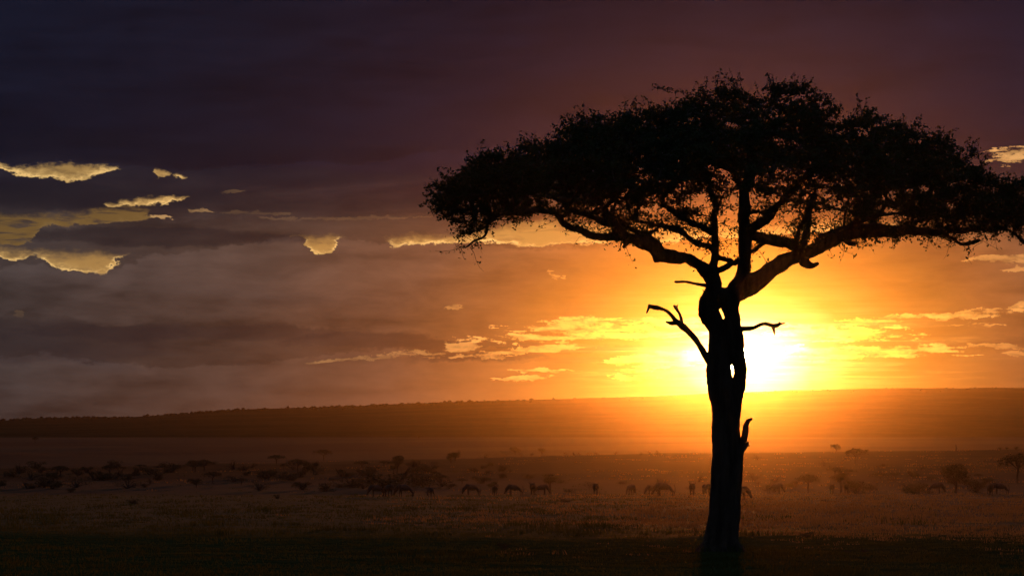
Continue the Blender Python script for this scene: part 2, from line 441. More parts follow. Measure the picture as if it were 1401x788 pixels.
rows = list(np.linspace(-250, 30, 12)) + list(np.geomspace(33, 420, 210)) + list(np.geomspace(424, 1300, 120)) + list(np.geomspace(1315, 2600, 50))
cols = np.linspace(-1, 1, 221)
cols = np.sign(cols) * (0.42 * np.abs(cols) + 0.58 * np.abs(cols) ** 3)
V = []
for y in rows:
    for c in cols:
        x = c * width(y)
        V.append((x, y, ground_z(x, y)))
nr, nc = len(rows), len(cols)
idx = np.arange(nr * nc).reshape(nr, nc)
Fq = np.stack([idx[:-1, :-1], idx[:-1, 1:], idx[1:, 1:], idx[1:, :-1]], -1).reshape(-1, 4)
g = obj('ground', mesh_np('ground', V, Fq, M_GROUND))
tag(g, kind='structure', label='wide grassy savannah plain rising gently to a low ridge')

hrows = list(np.linspace(Y_BASE, Y_CREST, 60)) + list(np.linspace(Y_CREST + 60, Y_END, 20))
hcols = np.linspace(-1, 1, 421)
def hill_z(x, y):
    zb = CAM_Z + (HY - 598.0) / F * Y_BASE
    Xc = CX + F * x / Y_CREST
    zc = CAM_Z + (HY - np.interp(Xc, HILL_X, HILL_Y)) / F * Y_CREST
    t = (y - Y_BASE) / (Y_CREST - Y_BASE)
    if t <= 1:
        z = zb + (zc - zb) * t ** 1.15 - 0.4
        z += 3.0 * fbm(x * 0.003, y * 0.0012, 2.0) * min(1, t * 3) * (1 - t)
        z += 1.1 * fbm(x * 0.02, 0, 7.0) * t
    else:
        s = (y - Y_CREST) / (Y_END - Y_CREST)
        z = zc - (zc - 20) * s * s + 1.1 * fbm(x * 0.02, 0, 7.0)
    return z
V = []
for y in hrows:
    w = 1330 + (y - Y_BASE) * 0.52
    for c in hcols:
        V.append((c * w, y, hill_z(c * w, y)))
nr, nc = len(hrows), len(hcols)
idx = np.arange(nr * nc).reshape(nr, nc)
Fq = np.stack([idx[:-1, :-1], idx[:-1, 1:], idx[1:, 1:], idx[1:, :-1]], -1).reshape(-1, 4)
g = obj('hills', mesh_np('hills', V, Fq, M_HILL))
tag(g, kind='structure', label='long low wooded escarpment along the horizon')

def ground_at(X0, Y0, ymin=45.0, ymax=2590.0):
    """where the line of sight X0, Y0 meets the ground"""
    a = (X0 - CX) / F; e = (HY - Y0) / F
    y = ymin
    while y < ymax:
        y2 = y * 1.004
        if float(terrain_np(a * y2, y2)) >= CAM_Z + e * y2:
            return Vector((a * y2, y2, ground_z(a * y2, y2)))
        y = y2
    return Vector((a * 890, 890, ground_z(a * 890, 890)))

# ------------------------------------------------------------------ tubes and leaves
def catmull(P, step):
    P = np.asarray(P, float)
    out = []
    n_ = len(P)
    for i in range(n_ - 1):
        p0, p1, p2, p3 = P[max(i - 1, 0)], P[i], P[i + 1], P[min(i + 2, n_ - 1)]
        k = max(1, int(np.linalg.norm((p2 - p1)[:3]) / step))
        for j in range(k):
            t = j / k
            out.append(0.5 * ((2 * p1) + (-p0 + p2) * t + (2 * p0 - 5 * p1 + 4 * p2 - p3) * t * t + (-p0 + 3 * p1 - 3 * p2 + p3) * t ** 3))
    out.append(P[-1])
    return np.array(out)

def tube(P, sides=8, V=None, Fs=None, cap=True):
    """P rows: x y z r; appends to V, Fs (quads) and returns"""
    P = np.asarray(P, float)
    base = len(V)
    ref = Vector((0.3, 1, 0.2)).normalized()
    m_ = len(P)
    for i in range(m_):
        a = P[max(i - 1, 0)][:3]; b_ = P[min(i + 1, m_ - 1)][:3]
        t = Vector(b_ - a)
        if t.length < 1e-9: t = Vector((0, 0, 1))
        t.normalize()
        u = t.cross(ref)
        if u.length < 1e-3: u = t.cross(Vector((1, 0, 0)))
        u.normalize(); v = t.cross(u)
        for k in range(sides):
            an = 2 * math.pi * k / sides
            q_ = u * math.cos(an) + v * math.sin(an)
            V.append((P[i][0] + q_.x * P[i][3], P[i][1] + q_.y * P[i][3], P[i][2] + q_.z * P[i][3]))
    for i in range(m_ - 1):
        for k in range(sides):
            k2 = (k + 1) % sides
            Fs[0].append((base + i * sides + k, base + i * sides + k2, base + (i + 1) * sides + k2, base + (i + 1) * sides + k))
    if cap:
        for end, o_ in ((0, 0), (m_ - 1, 1)):
            V.append(tuple(P[end][:3])); ci = len(V) - 1
            for k in range(sides):
                k2 = (k + 1) % sides
                a_, b_ = base + end * sides + k, base + end * sides + k2
                Fs[1].append((a_, ci, b_) if o_ else (b_, ci, a_))

def tubes_mesh(name, lines, mat, sides=8):
    V, Fs = [], [[], []]
    for L in lines: tube(L, sides, V, Fs)
    return mesh_np(name, np.array(V), [np.array(Fs[0]), np.array(Fs[1])], mat)

def evaluated(ob):
    """the mesh an object has after its modifiers, worked out in a scratch scene"""
    sc = bpy.data.scenes.new('scratch')
    sc.collection.objects.link(ob)
    with bpy.context.temp_override(scene=sc, view_layer=sc.view_layers[0]):
        dg = bpy.context.evaluated_depsgraph_get()
    out = bpy.data.meshes.new_from_object(ob.evaluated_get(dg))
    sc.collection.objects.unlink(ob)
    bpy.data.scenes.remove(sc)
    return out

def fused(name, lines, mat, voxel, rough_amp, parent):
    """tubes grown together into one skin of bark"""
    me = tubes_mesh(name, lines, mat, 12)
    ob = bpy.data.objects.new(name, me)
    md = ob.modifiers.new('r', 'REMESH'); md.mode = 'VOXEL'; md.voxel_size = voxel
    me2 = evaluated(ob)
    ob.modifiers.clear()
    ob.data = me2
    link(ob, parent)
    me2.name = name
    if not me2.materials: me2.materials.append(mat)
    nv = len(me2.vertices)
    co = np.zeros(nv * 3, dtype=np.float32); me2.vertices.foreach_get('co', co); co = co.reshape(-1, 3)
    no = np.zeros(nv * 3, dtype=np.float32); me2.vertices.foreach_get('normal', no); no = no.reshape(-1, 3)
    off = np.array([mnoise.fractal(Vector((c[0] * 9, c[1] * 9, c[2] * 2.2)), 1.0, 2.0, 4)
                    + 0.8 * mnoise.noise(Vector((c[0] * 2.1, c[1] * 2.1, c[2] * 1.5))) for c in co.tolist()]) * rough_amp
    co = co + no * off[:, None].astype(np.float32)
    me2.vertices.foreach_set('co', co.ravel())
    for p_ in me2.polygons: p_.use_smooth = True
    me2.update()
    return ob

def leaf_quads(centers, dirs, L, W, rs):
    """one folded-flat leaflet (quad) per centre"""
    n_ = len(centers)
    d_ = dirs / (np.linalg.norm(dirs, axis=1, keepdims=True) + 1e-9)
    r = rs.normal(size=(n_, 3))
    s_ = np.cross(d_, r); s_ /= (np.linalg.norm(s_, axis=1, keepdims=True) + 1e-9)
    L = np.asarray(L).reshape(-1, 1); W = np.asarray(W).reshape(-1, 1)
    a = centers - d_ * L * 0.5
    c = centers + d_ * L * 0.5
    b_ = centers + s_ * W * 0.5 + d_ * L * 0.08
    e = centers - s_ * W * 0.5 + d_ * L * 0.08
    V = np.stack([a, b_, c, e], 1).reshape(-1, 3)
    Fq = np.arange(4 * n_).reshape(-1, 4)
    return V, Fq

# ------------------------------------------------------------------ the great acacia
TREE_D = 67.0
s = TREE_D / F
tb = Vector(((988 - CX) * s, TREE_D, 0))
tb.z = ground_z(tb.x, tb.y)
BASE_PY = HY + CAM_Z * F / TREE_D
tree = empty('acacia_tree', tb, label='great flat-topped acacia standing alone in front of the setting sun', cat='tree')

def P4(x, y, r, dep=0.0):
    return ((x - 988) * s, dep, (BASE_PY - y) * s - tb.z, r * s)

def line(pts, step=0.06, wob=0.0, seed=0):
    """pts: (x, y, r[, depth m])"""
    Q = [P4(p_[0], p_[1], p_[2], p_[3] if len(p_) > 3 else 0.0) for p_ in pts]
    R = catmull(Q, step)
    if wob:
        for i in range(1, len(R) - 1):
            for k in range(3):
                R[i][k] += wob * mnoise.noise(Vector((i * step * 3.0, seed * 7.3 + k * 3.1, 0.5)))
            R[i][3] *= 1 + 0.22 * mnoise.noise(Vector((i * step * 4.0, seed * 3.7, 9.5)))
    R[:, 3] = np.maximum(R[:, 3], 0.008)
    return R

trunk_lines = [
    line([(983, 768, 38), (985, 754, 30), (987, 738, 24.5), (991, 700, 21), (994, 660, 21.3), (995, 625, 21.3), (994, 600, 19.5), (993, 560, 18.5),
          (988, 532, 18.5), (984.5, 520, 17.2), (983.5, 508, 17.4), (983.2, 493, 16), (983, 480, 15.2), (983, 456, 12.6), (977, 441, 13), (968.5, 428, 13.2), (969, 414, 12), (975, 400, 11), (977, 388, 10), (973, 376, 9)]),
    line([(1000, 580, 10), (1003, 556, 12), (1008.5, 530, 11.5), (1011, 520, 8.8), (1012.6, 508, 9.3), (1010.4, 493, 10.4), (1006, 480, 13), (1003, 456, 12.6), (1001, 432, 10.8), (1000, 414, 12.5), (1005, 401, 14), (1014, 388, 13.5), (1028, 386, 11)]),
    line([(973, 407, 9), (985, 406, 12), (1000, 405, 13)]),
    line([(1008, 402, 12), (1016, 390, 11), (1018, 372, 9), (1019, 358, 8.5)]),
    line([(985, 420, 6), (981, 410, 8)]),
    # buttress roots
    line([(975, 742, 10, -.10), (960, 755, 9, -.28), (938, 766, 5, -.5)]),
    line([(1000, 742, 10, -.12), (1014, 756, 8, -.3), (1034, 767, 5, -.5)]),
    line([(1000, 742, 10, .12), (1014, 758, 7, .35), (1030, 767, 4, .6)]),
    line([(975, 742, 10, .12), (963, 758, 7, .35), (948, 767, 4, .6)]),
    line([(986, 742, 10, -.2), (984, 760, 8, -.5), (980, 770, 4, -.8)]),
    line([(1006, 640, 9, .1), (1010, 622, 8, .12), (1013, 610, 6.5, .12)]),
]
fused('trunk', trunk_lines, M_BARK, 0.020, 0.044, tree)

skeleton = []      # crown-bearing wood, for the branchwork to start from
def limb(lines, name='limb', mat=M_BARK, voxel=0.022, amp=0.021, skel=True):
    L = [line(p_, wob=w_, seed=i * 3 + len(skeleton)) for i, (p_, w_) in enumerate(lines)]
    if skel:
        for R in L: skeleton.append(R)
    return fused(name, L, mat, voxel, amp, tree)

# left limb
limb([
    ([(977, 392, 9), (972, 378, 9, .05), (964, 368, 8.5, -.1), (952, 361, 8.2, -.2), (938, 356, 8.5, -.35), (918, 353, 9, -.5), (902, 349, 10.5, -.6), (888, 338, 10.5, -.7), (872, 333, 8.5, -.8), (858, 330, 8, -.9), (846, 327, 8, -1.0)], .05),
    ([(900, 349, 9, -.6), (897, 357, 6.5, -.6), (896, 362, 3, -.6)], 0),
    ([(850, 329, 7.5, -1.0), (832, 330, 5.5, -1.2), (812, 331, 5.2, -1.4), (800, 327, 5, -1.5), (787, 321, 4.5, -1.7), (770, 316, 4, -1.9), (757, 305, 3.5, -2.1), (740, 300, 3, -2.2), (715, 303, 2.6, -2.3), (695, 306, 2.2, -2.4)], .05),
    ([(850, 328, 7, -1.0), (840, 316, 6, -.9), (832, 303, 5.2, -.8), (825, 288, 4.4, -.7), (810, 272, 3.6, -.6), (780, 258, 2.8, -.5)], .05),
    ([(846, 320, 5, -1.0), (832, 315, 4.5, -1.4), (815, 311, 4, -1.8), (795, 305, 3.2, -2.2), (770, 298, 2.6, -2.7)], .05),
    ([(892, 335, 6, -.7), (880, 324, 4.5, -.4), (866, 315, 3.6, 0), (850, 302, 3, .5), (838, 288, 2.4, 1.0)], .05),
    ([(880, 324, 3.5, -.4), (893, 318, 2.4, -.2), (902, 310, 1.8, .1)], .03),
    ([(862, 332, 4, -.9), (853, 340, 3.5, -.9), (850, 344, 2, -.9)], 0),
])
# upright stem beside it
limb([
    ([(974, 388, 7.5), (977, 370, 6, .1), (979, 350, 5.5, .25), (980, 330, 5.3, .4), (980, 305, 5, .6), (983, 280, 4.5, .9), (978, 255, 4, 1.2), (965, 225, 3, 1.6)], .04),
    ([(979, 342, 4.5, .3), (966, 333, 4.2, .6), (955, 329, 4, .9), (942, 316, 4.2, 1.2), (930, 307, 4.2, 1.6), (905, 298, 3.8, 2.1), (875, 288, 3, 2.7)], .05),
    ([(980, 318, 4, .5), (965, 312, 4, .1), (946, 307, 4, -.4), (925, 300, 3.4, -1.0), (900, 290, 2.8, -1.6)], .05),
    ([(979, 373, 4, .1), (990, 367, 3.8, .1), (1004, 360, 3.6, .05), (1014, 354, 4, 0)], .03),
    ([(981, 349, 3.6, .3), (994, 355, 3.4, .2), (1008, 362, 3.6, .1)], .03),
])
# central stem
limb([
    ([(1014, 386, 10), (1018, 368, 9), (1020, 348, 8.6), (1020, 325, 8.6), (1018, 300, 8.2), (1019, 280, 7.8, .1), (1021, 260, 7.2, .2), (1026, 235, 6, .4), (1030, 205, 5, .6), (1034, 175, 3.6, .8)], .04),
    ([(1021, 318, 7, 0), (1034, 308, 7, -.2), (1048, 299, 6.5, -.5), (1058, 287, 5.5, -.8), (1072, 274, 5, -1.2), (1090, 255, 4, -1.7), (1110, 235, 3, -2.2)], .05),
    ([(1024, 322, 7, 0), (1044, 325, 7.5, .1), (1064, 328, 7.5, .2), (1080, 330, 7, .3), (1092, 338, 6.5, .35), (1100, 347, 6, .35)], .04),
    ([(1022, 292, 3, .1), (1034, 289, 2.6, .3), (1046, 288, 2.4, .5), (1058, 284, 2, .8)], .03),
    ([(1022, 347, 3.4, 0), (1034, 341, 3.2, .2), (1044, 332, 3, .3), (1050, 326, 3, .3)], .03),
    ([(1020, 262, 5, .2), (1005, 240, 4, -.2), (988, 222, 3.2, -.8), (965, 205, 2.5, -1.5)], .05),
    ([(1026, 235, 4, .4), (1044, 215, 3.4, .9), (1065, 200, 2.6, 1.6)], .05),
])
# right limb
limb([
    ([(1004, 402, 13), (1024, 390, 12.5, -.05), (1042, 379, 12, -.1), (1062, 365, 11, -.2), (1080, 357, 10.5, -.3), (1097, 351, 10.5, -.4), (1112, 343, 9, -.5), (1128, 335, 9, -.6), (1146, 328, 9.5, -.7), (1165, 322, 11, -.8), (1185, 321, 10.5, -.9), (1205, 322, 8.5, -1.0), (1230, 322, 6.8, -1.1), (1258, 323, 5.6, -1.2), (1290, 322, 4.4, -1.3), (1320, 320, 3.6, -1.4), (1348, 321, 3, -1.5), (1368, 326, 2.4, -1.6), (1385, 340, 1.8, -1.6)], .05),
    ([(1096, 358, 8, -.4), (1104, 365, 6, -.45), (1109, 366, 4, -.5), (1117, 362, 2, -.5)], 0),
    ([(1094, 350, 7, -.4), (1099, 334, 5.6, -.3), (1103, 318, 5.2, -.1), (1106, 300, 4.6, .2), (1112, 280, 4, .5), (1122, 260, 3.2, .9)], .04),
    ([(1116, 342, 4, -.5), (1122, 326, 4.4, -.2), (1138, 319, 4.2, 0), (1156, 312, 4, .3), (1178, 300, 3.6, .8), (1205, 290, 3, 1.4)], .05),
    ([(1088, 352, 4, -.4), (1083, 338, 3.6, -.8), (1086, 322, 3.2, -1.2), (1092, 305, 3, -1.6), (1100, 285, 2.4, -2.1)], .04),
    ([(1165, 320, 7, -.8), (1168, 306, 5, -1.1), (1176, 292, 4, -1.5), (1190, 275, 3.2, -2.0), (1215, 258, 2.6, -2.6)], .05),
    ([(1150, 332, 4, -.8), (1157, 338, 3.2, -.9), (1165, 338, 2.4, -1)], 0),
    ([(1225, 320, 4, -1.1), (1245, 308, 3.4, -.6), (1270, 298, 3, 0), (1300, 288, 2.4, .7)], .05),
    ([(1270, 324, 3, -1.2), (1290, 334, 2.6, -1.4), (1304, 342, 2.6, -1.5), (1325, 336, 2.2, -1.6)], .04),
])
# drooping outer twig on the left
limb([([(676, 310, 2.2, -2.5), (669, 318, 2, -2.5), (668, 330, 1.8, -2.5), (662, 338, 1.7, -2.5), (650, 342, 1.6, -2.5), (639, 351, 1.2, -2.5), (630, 349, .7, -2.5)], .02),
      ([(695, 306, 2.2, -2.4), (684, 307, 2.2, -2.45), (672, 311, 2.2, -2.5)], .02)], voxel=0.014, amp=0.006)

# dead, bare branches low on the trunk
def dead(lines):
    return limb(lines, 'dead_branch', M_DEAD, 0.014, 0.012, False)
dead([
    ([(974, 496, 7, -.05), (966, 488, 6, -.1), (959, 478, 5.2, -.18), (952, 467, 4.8, -.25), (944, 457, 4.6, -.3), (934, 449, 4.8, -.36), (927, 444, 4, -.4), (921, 438, 3, -.45), (914, 430, 2.4, -.5), (905, 425, 2.3, -.55), (894, 423, 2.8, -.6), (886, 421, 2.6, -.62)], .015),
    ([(887, 419, 2, -.62), (885, 426, 1.4, -.63), (882.5, 431, .6, -.64)], 0),
    ([(924, 443, 3.4, -.4), (915, 443, 3.0, -.35), (910, 441, 1.6, -.3)], .01),
    ([(931, 447, 3.2, -.36), (931, 437, 2.4, -.3), (928, 428, 2.0, -.25), (924, 422, 2.2, -.2), (921, 418, 1.6, -.2)], .01),
    ([(925, 422, 1.6, -.2), (927, 417, .8, -.2)], 0),
])
dead([
    ([(1006, 450, 4.6, .0), (1020, 450, 3.6, -.1), (1030, 449.5, 3.5, -.15), (1038, 445.5, 3, -.2), (1046, 443.5, 3, -.25), (1054, 446, 3.2, -.3), (1061, 446.5, 3.4, -.32), (1067, 444, 2.0, -.35), (1073, 443, .6, -.38)], .012),
    ([(1056, 447, 2.6, -.3), (1057.5, 453, 2.0, -.3), (1058.5, 460, .7, -.3)], 0),
    ([(1063, 445, 1.6, -.33), (1065, 440.5, .6, -.33)], 0),
])
dead([([(972, 391, 4, .05), (961, 389.5, 2.6, .1), (950, 387.5, 2.3, .15), (940, 385, 2.1, .2), (931, 384.5, 2.2, .25), (924, 384.5, 1.2, .3)], .012),
      ([(938, 385, 1.2, .2), (936.5, 382.5, .6, .2)], 0)])
dead([([(969, 404, 3, -.1), (964, 400, 1.6, -.15), (960, 397, .9, -.18)], 0)])
dead([([(1010, 626, 6, -.1), (1014, 612, 5.4, -.15), (1017, 600, 5.4, -.18), (1019, 590, 5.2, -.2), (1020, 581, 3.6, -.22), (1023, 575.5, 2.8, -.24), (1027.5, 573, 1.6, -.26)], .012),
      ([(1014, 618, 3, -.15), (1019, 612, 2.4, -.2), (1022, 606, 1.8, -.22), (1023, 603.5, .8, -.24)], 0),
      ([(1021, 609, 1.6, -.2), (1025.5, 610, .6, -.2)], 0)])

# --- crown: clump centres inside an umbrella-shaped volume
TOPX = [586, 600, 622, 650, 676, 700, 740, 770, 805, 830, 880, 905, 935, 965, 985, 1050, 1112, 1126, 1150, 1192, 1200, 1240, 1265, 1300, 1328, 1342, 1370, 1401, 1428]
TOPY = [272, 246, 240, 216, 206, 203, 190, 178, 160, 154, 154, 144, 130, 122, 112, 112, 116, 142, 152, 152, 168, 166, 174, 196, 206, 236, 246, 240, 270]
BOTX = [586, 600, 640, 660, 700, 760, 800, 850, 900, 950, 985, 1020, 1050, 1090, 1120, 1150, 1200, 1250, 1300, 1340, 1370, 1401, 1428]
BOTY = [290, 318, 324, 318, 300, 298, 300, 296, 302, 304, 290, 262, 266, 282, 298, 300, 320, 332, 336, 326, 326, 334, 310]
AX, RX, RY = 1008.0, 422 * s, 6.1
rs = np.random.default_rng(21)
def project(p):                # local tree point -> sky angles as seen from the camera
    wx, wy, wz = p[0] + tb.x, p[1] + tb.y, p[2] + tb.z
    return CX + F * wx / wy, HY - F * (wz - CAM_Z) / wy

clumps = []
tries = 0
NCL = 1750
while len(clumps) < NCL and tries < 120000:
    tries += 1
    a = rs.uniform(0, 2 * math.pi); e = math.sqrt(rs.uniform(0, 1))
    lx, ly = e * math.cos(a), e * math.sin(a)
    Xe = AX + (1 if lx >= 0 else -1) * e * 420
    t_ = float(np.interp(Xe, TOPX, TOPY)); b_ = float(np.interp(Xe, BOTX, BOTY))
    if b_ - t_ < 14: continue
    # most foliage sits in the upper shell; thinner and gappier underneath
    f = rs.uniform(0, 1) ** 1.15
    pyv = t_ + 7 + (b_ - t_ - 9) * f
    p = np.array([(AX + lx * 420 - 988) * s, ly * RY, (BASE_PY - pyv) * s - tb.z])
    gx, gy = project(p)
    tt = float(np.interp(gx, TOPX, TOPY)); bb = float(np.interp(gx, BOTX, BOTY))
    if gy < tt + 7 or gy > bb - 2: continue
    if gx < 596: continue
    ff = (gy - tt) / max(bb - tt, 1)
    dens = 1.0 - 0.84 * min(1, max(0, (ff - 0.42) / 0.42))
    gap = mnoise.noise(Vector((p[0] * 0.85, p[1] * 0.55, p[2] * 1.5)))
    if gap < -0.33: dens *= 0.06
    if rs.uniform() > dens: continue
    if ((gx - 1062) / 26) ** 2 + ((gy - 158) / 4.5) ** 2 < 1: continue
    clumps.append(p)
clumps = np.array(clumps)

# --- branchwork: every clump is joined to the nearest wood already there
nodes = []; par = []; rad0 = []
for R in skeleton:
    prev = -1
    for i in range(0, len(R), 3):
        nodes.append(R[i][:3]); par.append(-2 if prev < 0 else -3); rad0.append(R[i][3]); prev = 1
nodes_np = np.zeros((60000, 3)); nn = len(nodes)
nodes_np[:nn] = np.array(nodes)
parent = np.full(60000, -1, dtype=int)
load = np.zeros(60000)
ok_seed = np.ones(60000, dtype=bool)
for i in range(nn):
    zpy = BASE_PY - (nodes_np[i][2] + tb.z) / s
    ok_seed[i] = zpy < 338
nseed = nn
order = np.argsort([np.min(np.linalg.norm(nodes_np[:nn][ok_seed[:nn]] - c, axis=1)) for c in clumps])
tips = []
for ci in order:
    c = clumps[ci]
    dv = nodes_np[:nn] - c
    dist = np.linalg.norm(dv * np.array([1, 1, 1.0]), axis=1)
    pen = dist + np.where(ok_seed[:nn], 0, 99) + 0.5 * np.maximum(0, nodes_np[:nn, 2] - c[2])
    j = int(np.argmin(pen))
    a = nodes_np[j]; L = dist[j]
    k = max(1, int(L / 0.22))
    prev = j
    mid_off = rs.normal(size=3) * 0.10 * L
    mid_off[2] -= 0.03 * L
    for q_ in range(1, k + 1):
        t_ = q_ / k
        pnt = a + (c - a) * t_ + mid_off * math.sin(math.pi * t_) + rs.normal(size=3) * 0.025 * (1 if q_ < k else 0)
        nodes_np[nn] = pnt; parent[nn] = prev; ok_seed[nn] = True
        prev = nn; nn += 1
    tips.append(prev)
    w = prev
    while w >= nseed:
        load[w] += 1; w = parent[w]
V, Fs = [], [[], []]
children = {}
for i in range(nseed, nn):
    children.setdefault(parent[i], []).append(i)
def rad(i): return 0.0068 * (load[i] ** 0.52) + 0.002
stack = []
for j in range(nseed):
    for ch in children.get(j, []): stack.append((j, ch))
while stack:
    j, ch = stack.pop()
    r0 = rad(ch)
    chain = [(*nodes_np[j], r0 * 1.15), (*nodes_np[ch], r0)]
    cur = ch
    while True:
        kids = children.get(cur, [])
        if not kids: break
        kids = sorted(kids, key=lambda k_: -load[k_])
        for k_ in kids[1:]: stack.append((cur, k_))
        cur = kids[0]
        chain.append((*nodes_np[cur], rad(cur)))
    tube(np.array(chain), 5, V, Fs, cap=False)

# twigs and leaflets at every clump
LV, LD, LL, LW = [], [], [], []
def spray(origin, direction, length, nleaf, spread, curl=0.15):
    d0 = np.array(direction, float); d0 /= np.linalg.norm(d0)
    pts = [np.array(origin, float)]
    dd = d0.copy()
    k = 4
    for i in range(k):
        dd = dd + rs.normal(size=3) * curl; dd /= np.linalg.norm(dd)
        pts.append(pts[-1] + dd * length / k)
    tube(np.array([(*p_, 0.007 - 0.0011 * i) for i, p_ in enumerate(pts)]), 3, V, Fs, cap=False)
    for i in range(nleaf):
        t_ = rs.uniform(0.12, 1.0) * k
        a_ = min(int(t_), k - 1)
        p_ = pts[a_] + (pts[a_ + 1] - pts[a_]) * (t_ - a_)
        LV.append(p_ + rs.normal(size=3) * spread)
        LD.append(rs.normal(size=3) + dd * 0.5)
        LL.append(rs.uniform(0.05, 0.105)); LW.append(rs.uniform(0.025, 0.055))
for c in clumps:
    gx, gy = project(c)
    tt = float(np.interp(gx, TOPX, TOPY))
    nearTop = max(0.0, 1 - (gy - tt) / 30)
    for k in range(6):
        a = rs.uniform(0, 2 * math.pi)
        up = rs.uniform(-0.25, 0.55) + 0.35 * nearTop
        spray(c, (math.cos(a), math.sin(a), up), rs.uniform(0.2, 0.46), 14, 0.035)
# wispy upright and outward shoots on the outline
for Xs in np.concatenate([rs.uniform(590, 1425, 210)]):
    tt = float(np.interp(Xs, TOPX, TOPY))
    near_ = sorted(range(len(clumps)), key=lambda i_: 0) if False else None
    dep = rs.uniform(-1.6, 1.6)
    p = np.array([(Xs - 988) * s, dep, (BASE_PY - (tt + rs.uniform(4, 14))) * s - tb.z])
    j = int(np.argmin(np.linalg.norm(clumps - p, axis=1)))
    p = p * 0.6 + clumps[j] * 0.4
    spray(p, (rs.normal() * 0.55 + 0.5 * np.sign(Xs - AX) * abs(Xs - AX) / 420, rs.normal() * 0.4, 1.0), rs.uniform(0.22, 0.5), 13, 0.03, 0.25)
# a long leafy shoot standing out of the upper left outline
pp = [P4(948, 133, 1), P4(935, 126, 1), P4(922, 124, 1), P4(910, 123, 1), P4(896, 119, 1)]
for i in range(len(pp) - 1):
    a = np.array(pp[i][:3]); b_ = np.array(pp[i + 1][:3])
    spray(a, b_ - a, 0.3, 12 if i < 2 else 26, 0.035, 0.05)
# hanging thin twigs beneath
for k in range(420):
    Xs = rs.choice([rs.uniform(640, 830), rs.uniform(1155, 1420), rs.uniform(880, 1120)], p=[.25, .6, .15])
    bb = float(np.interp(Xs, BOTX, BOTY))
    p = np.array([(Xs - 988) * s, rs.uniform(-2, 2), (BASE_PY - (bb - rs.uniform(2, 14))) * s - tb.z])
    j = int(np.argmin(np.linalg.norm(nodes_np[nseed:nn] - p, axis=1))) + nseed
    spray(nodes_np[j], (rs.normal() * 0.5, rs.normal() * 0.5, -1.0), rs.uniform(0.2, 0.5), int(rs.choice([2, 6, 10, 14])), 0.03, 0.25)
# leafy shoots straight off the limbs: the lace between them
sk = np.concatenate([R for R in skeleton])
for k in range(1700):
    j = rs.integers(0, len(sk))
    p = sk[j][:3]
    gx, gy = project(p)
    if gy > 346 or not (620 < gx < 1400): continue
    spray(p + rs.normal(size=3) * 0.03, (rs.normal() * .8, rs.normal() * .8, rs.normal() * .5 + (.6 if gy < 330 else .35)), rs.uniform(.3, .8), int(rs.choice([4, 8, 12])), 0.05, 0.3)
obj('branches', mesh_np('branches', np.array(V), [np.array(Fs[0])], M_BARK), tree)
lv, lf = leaf_quads(np.array(LV), np.array(LD), LL, LW, rs)
obj('crown', mesh_np('crown', lv, lf, M_LEAF, smooth=False), tree)

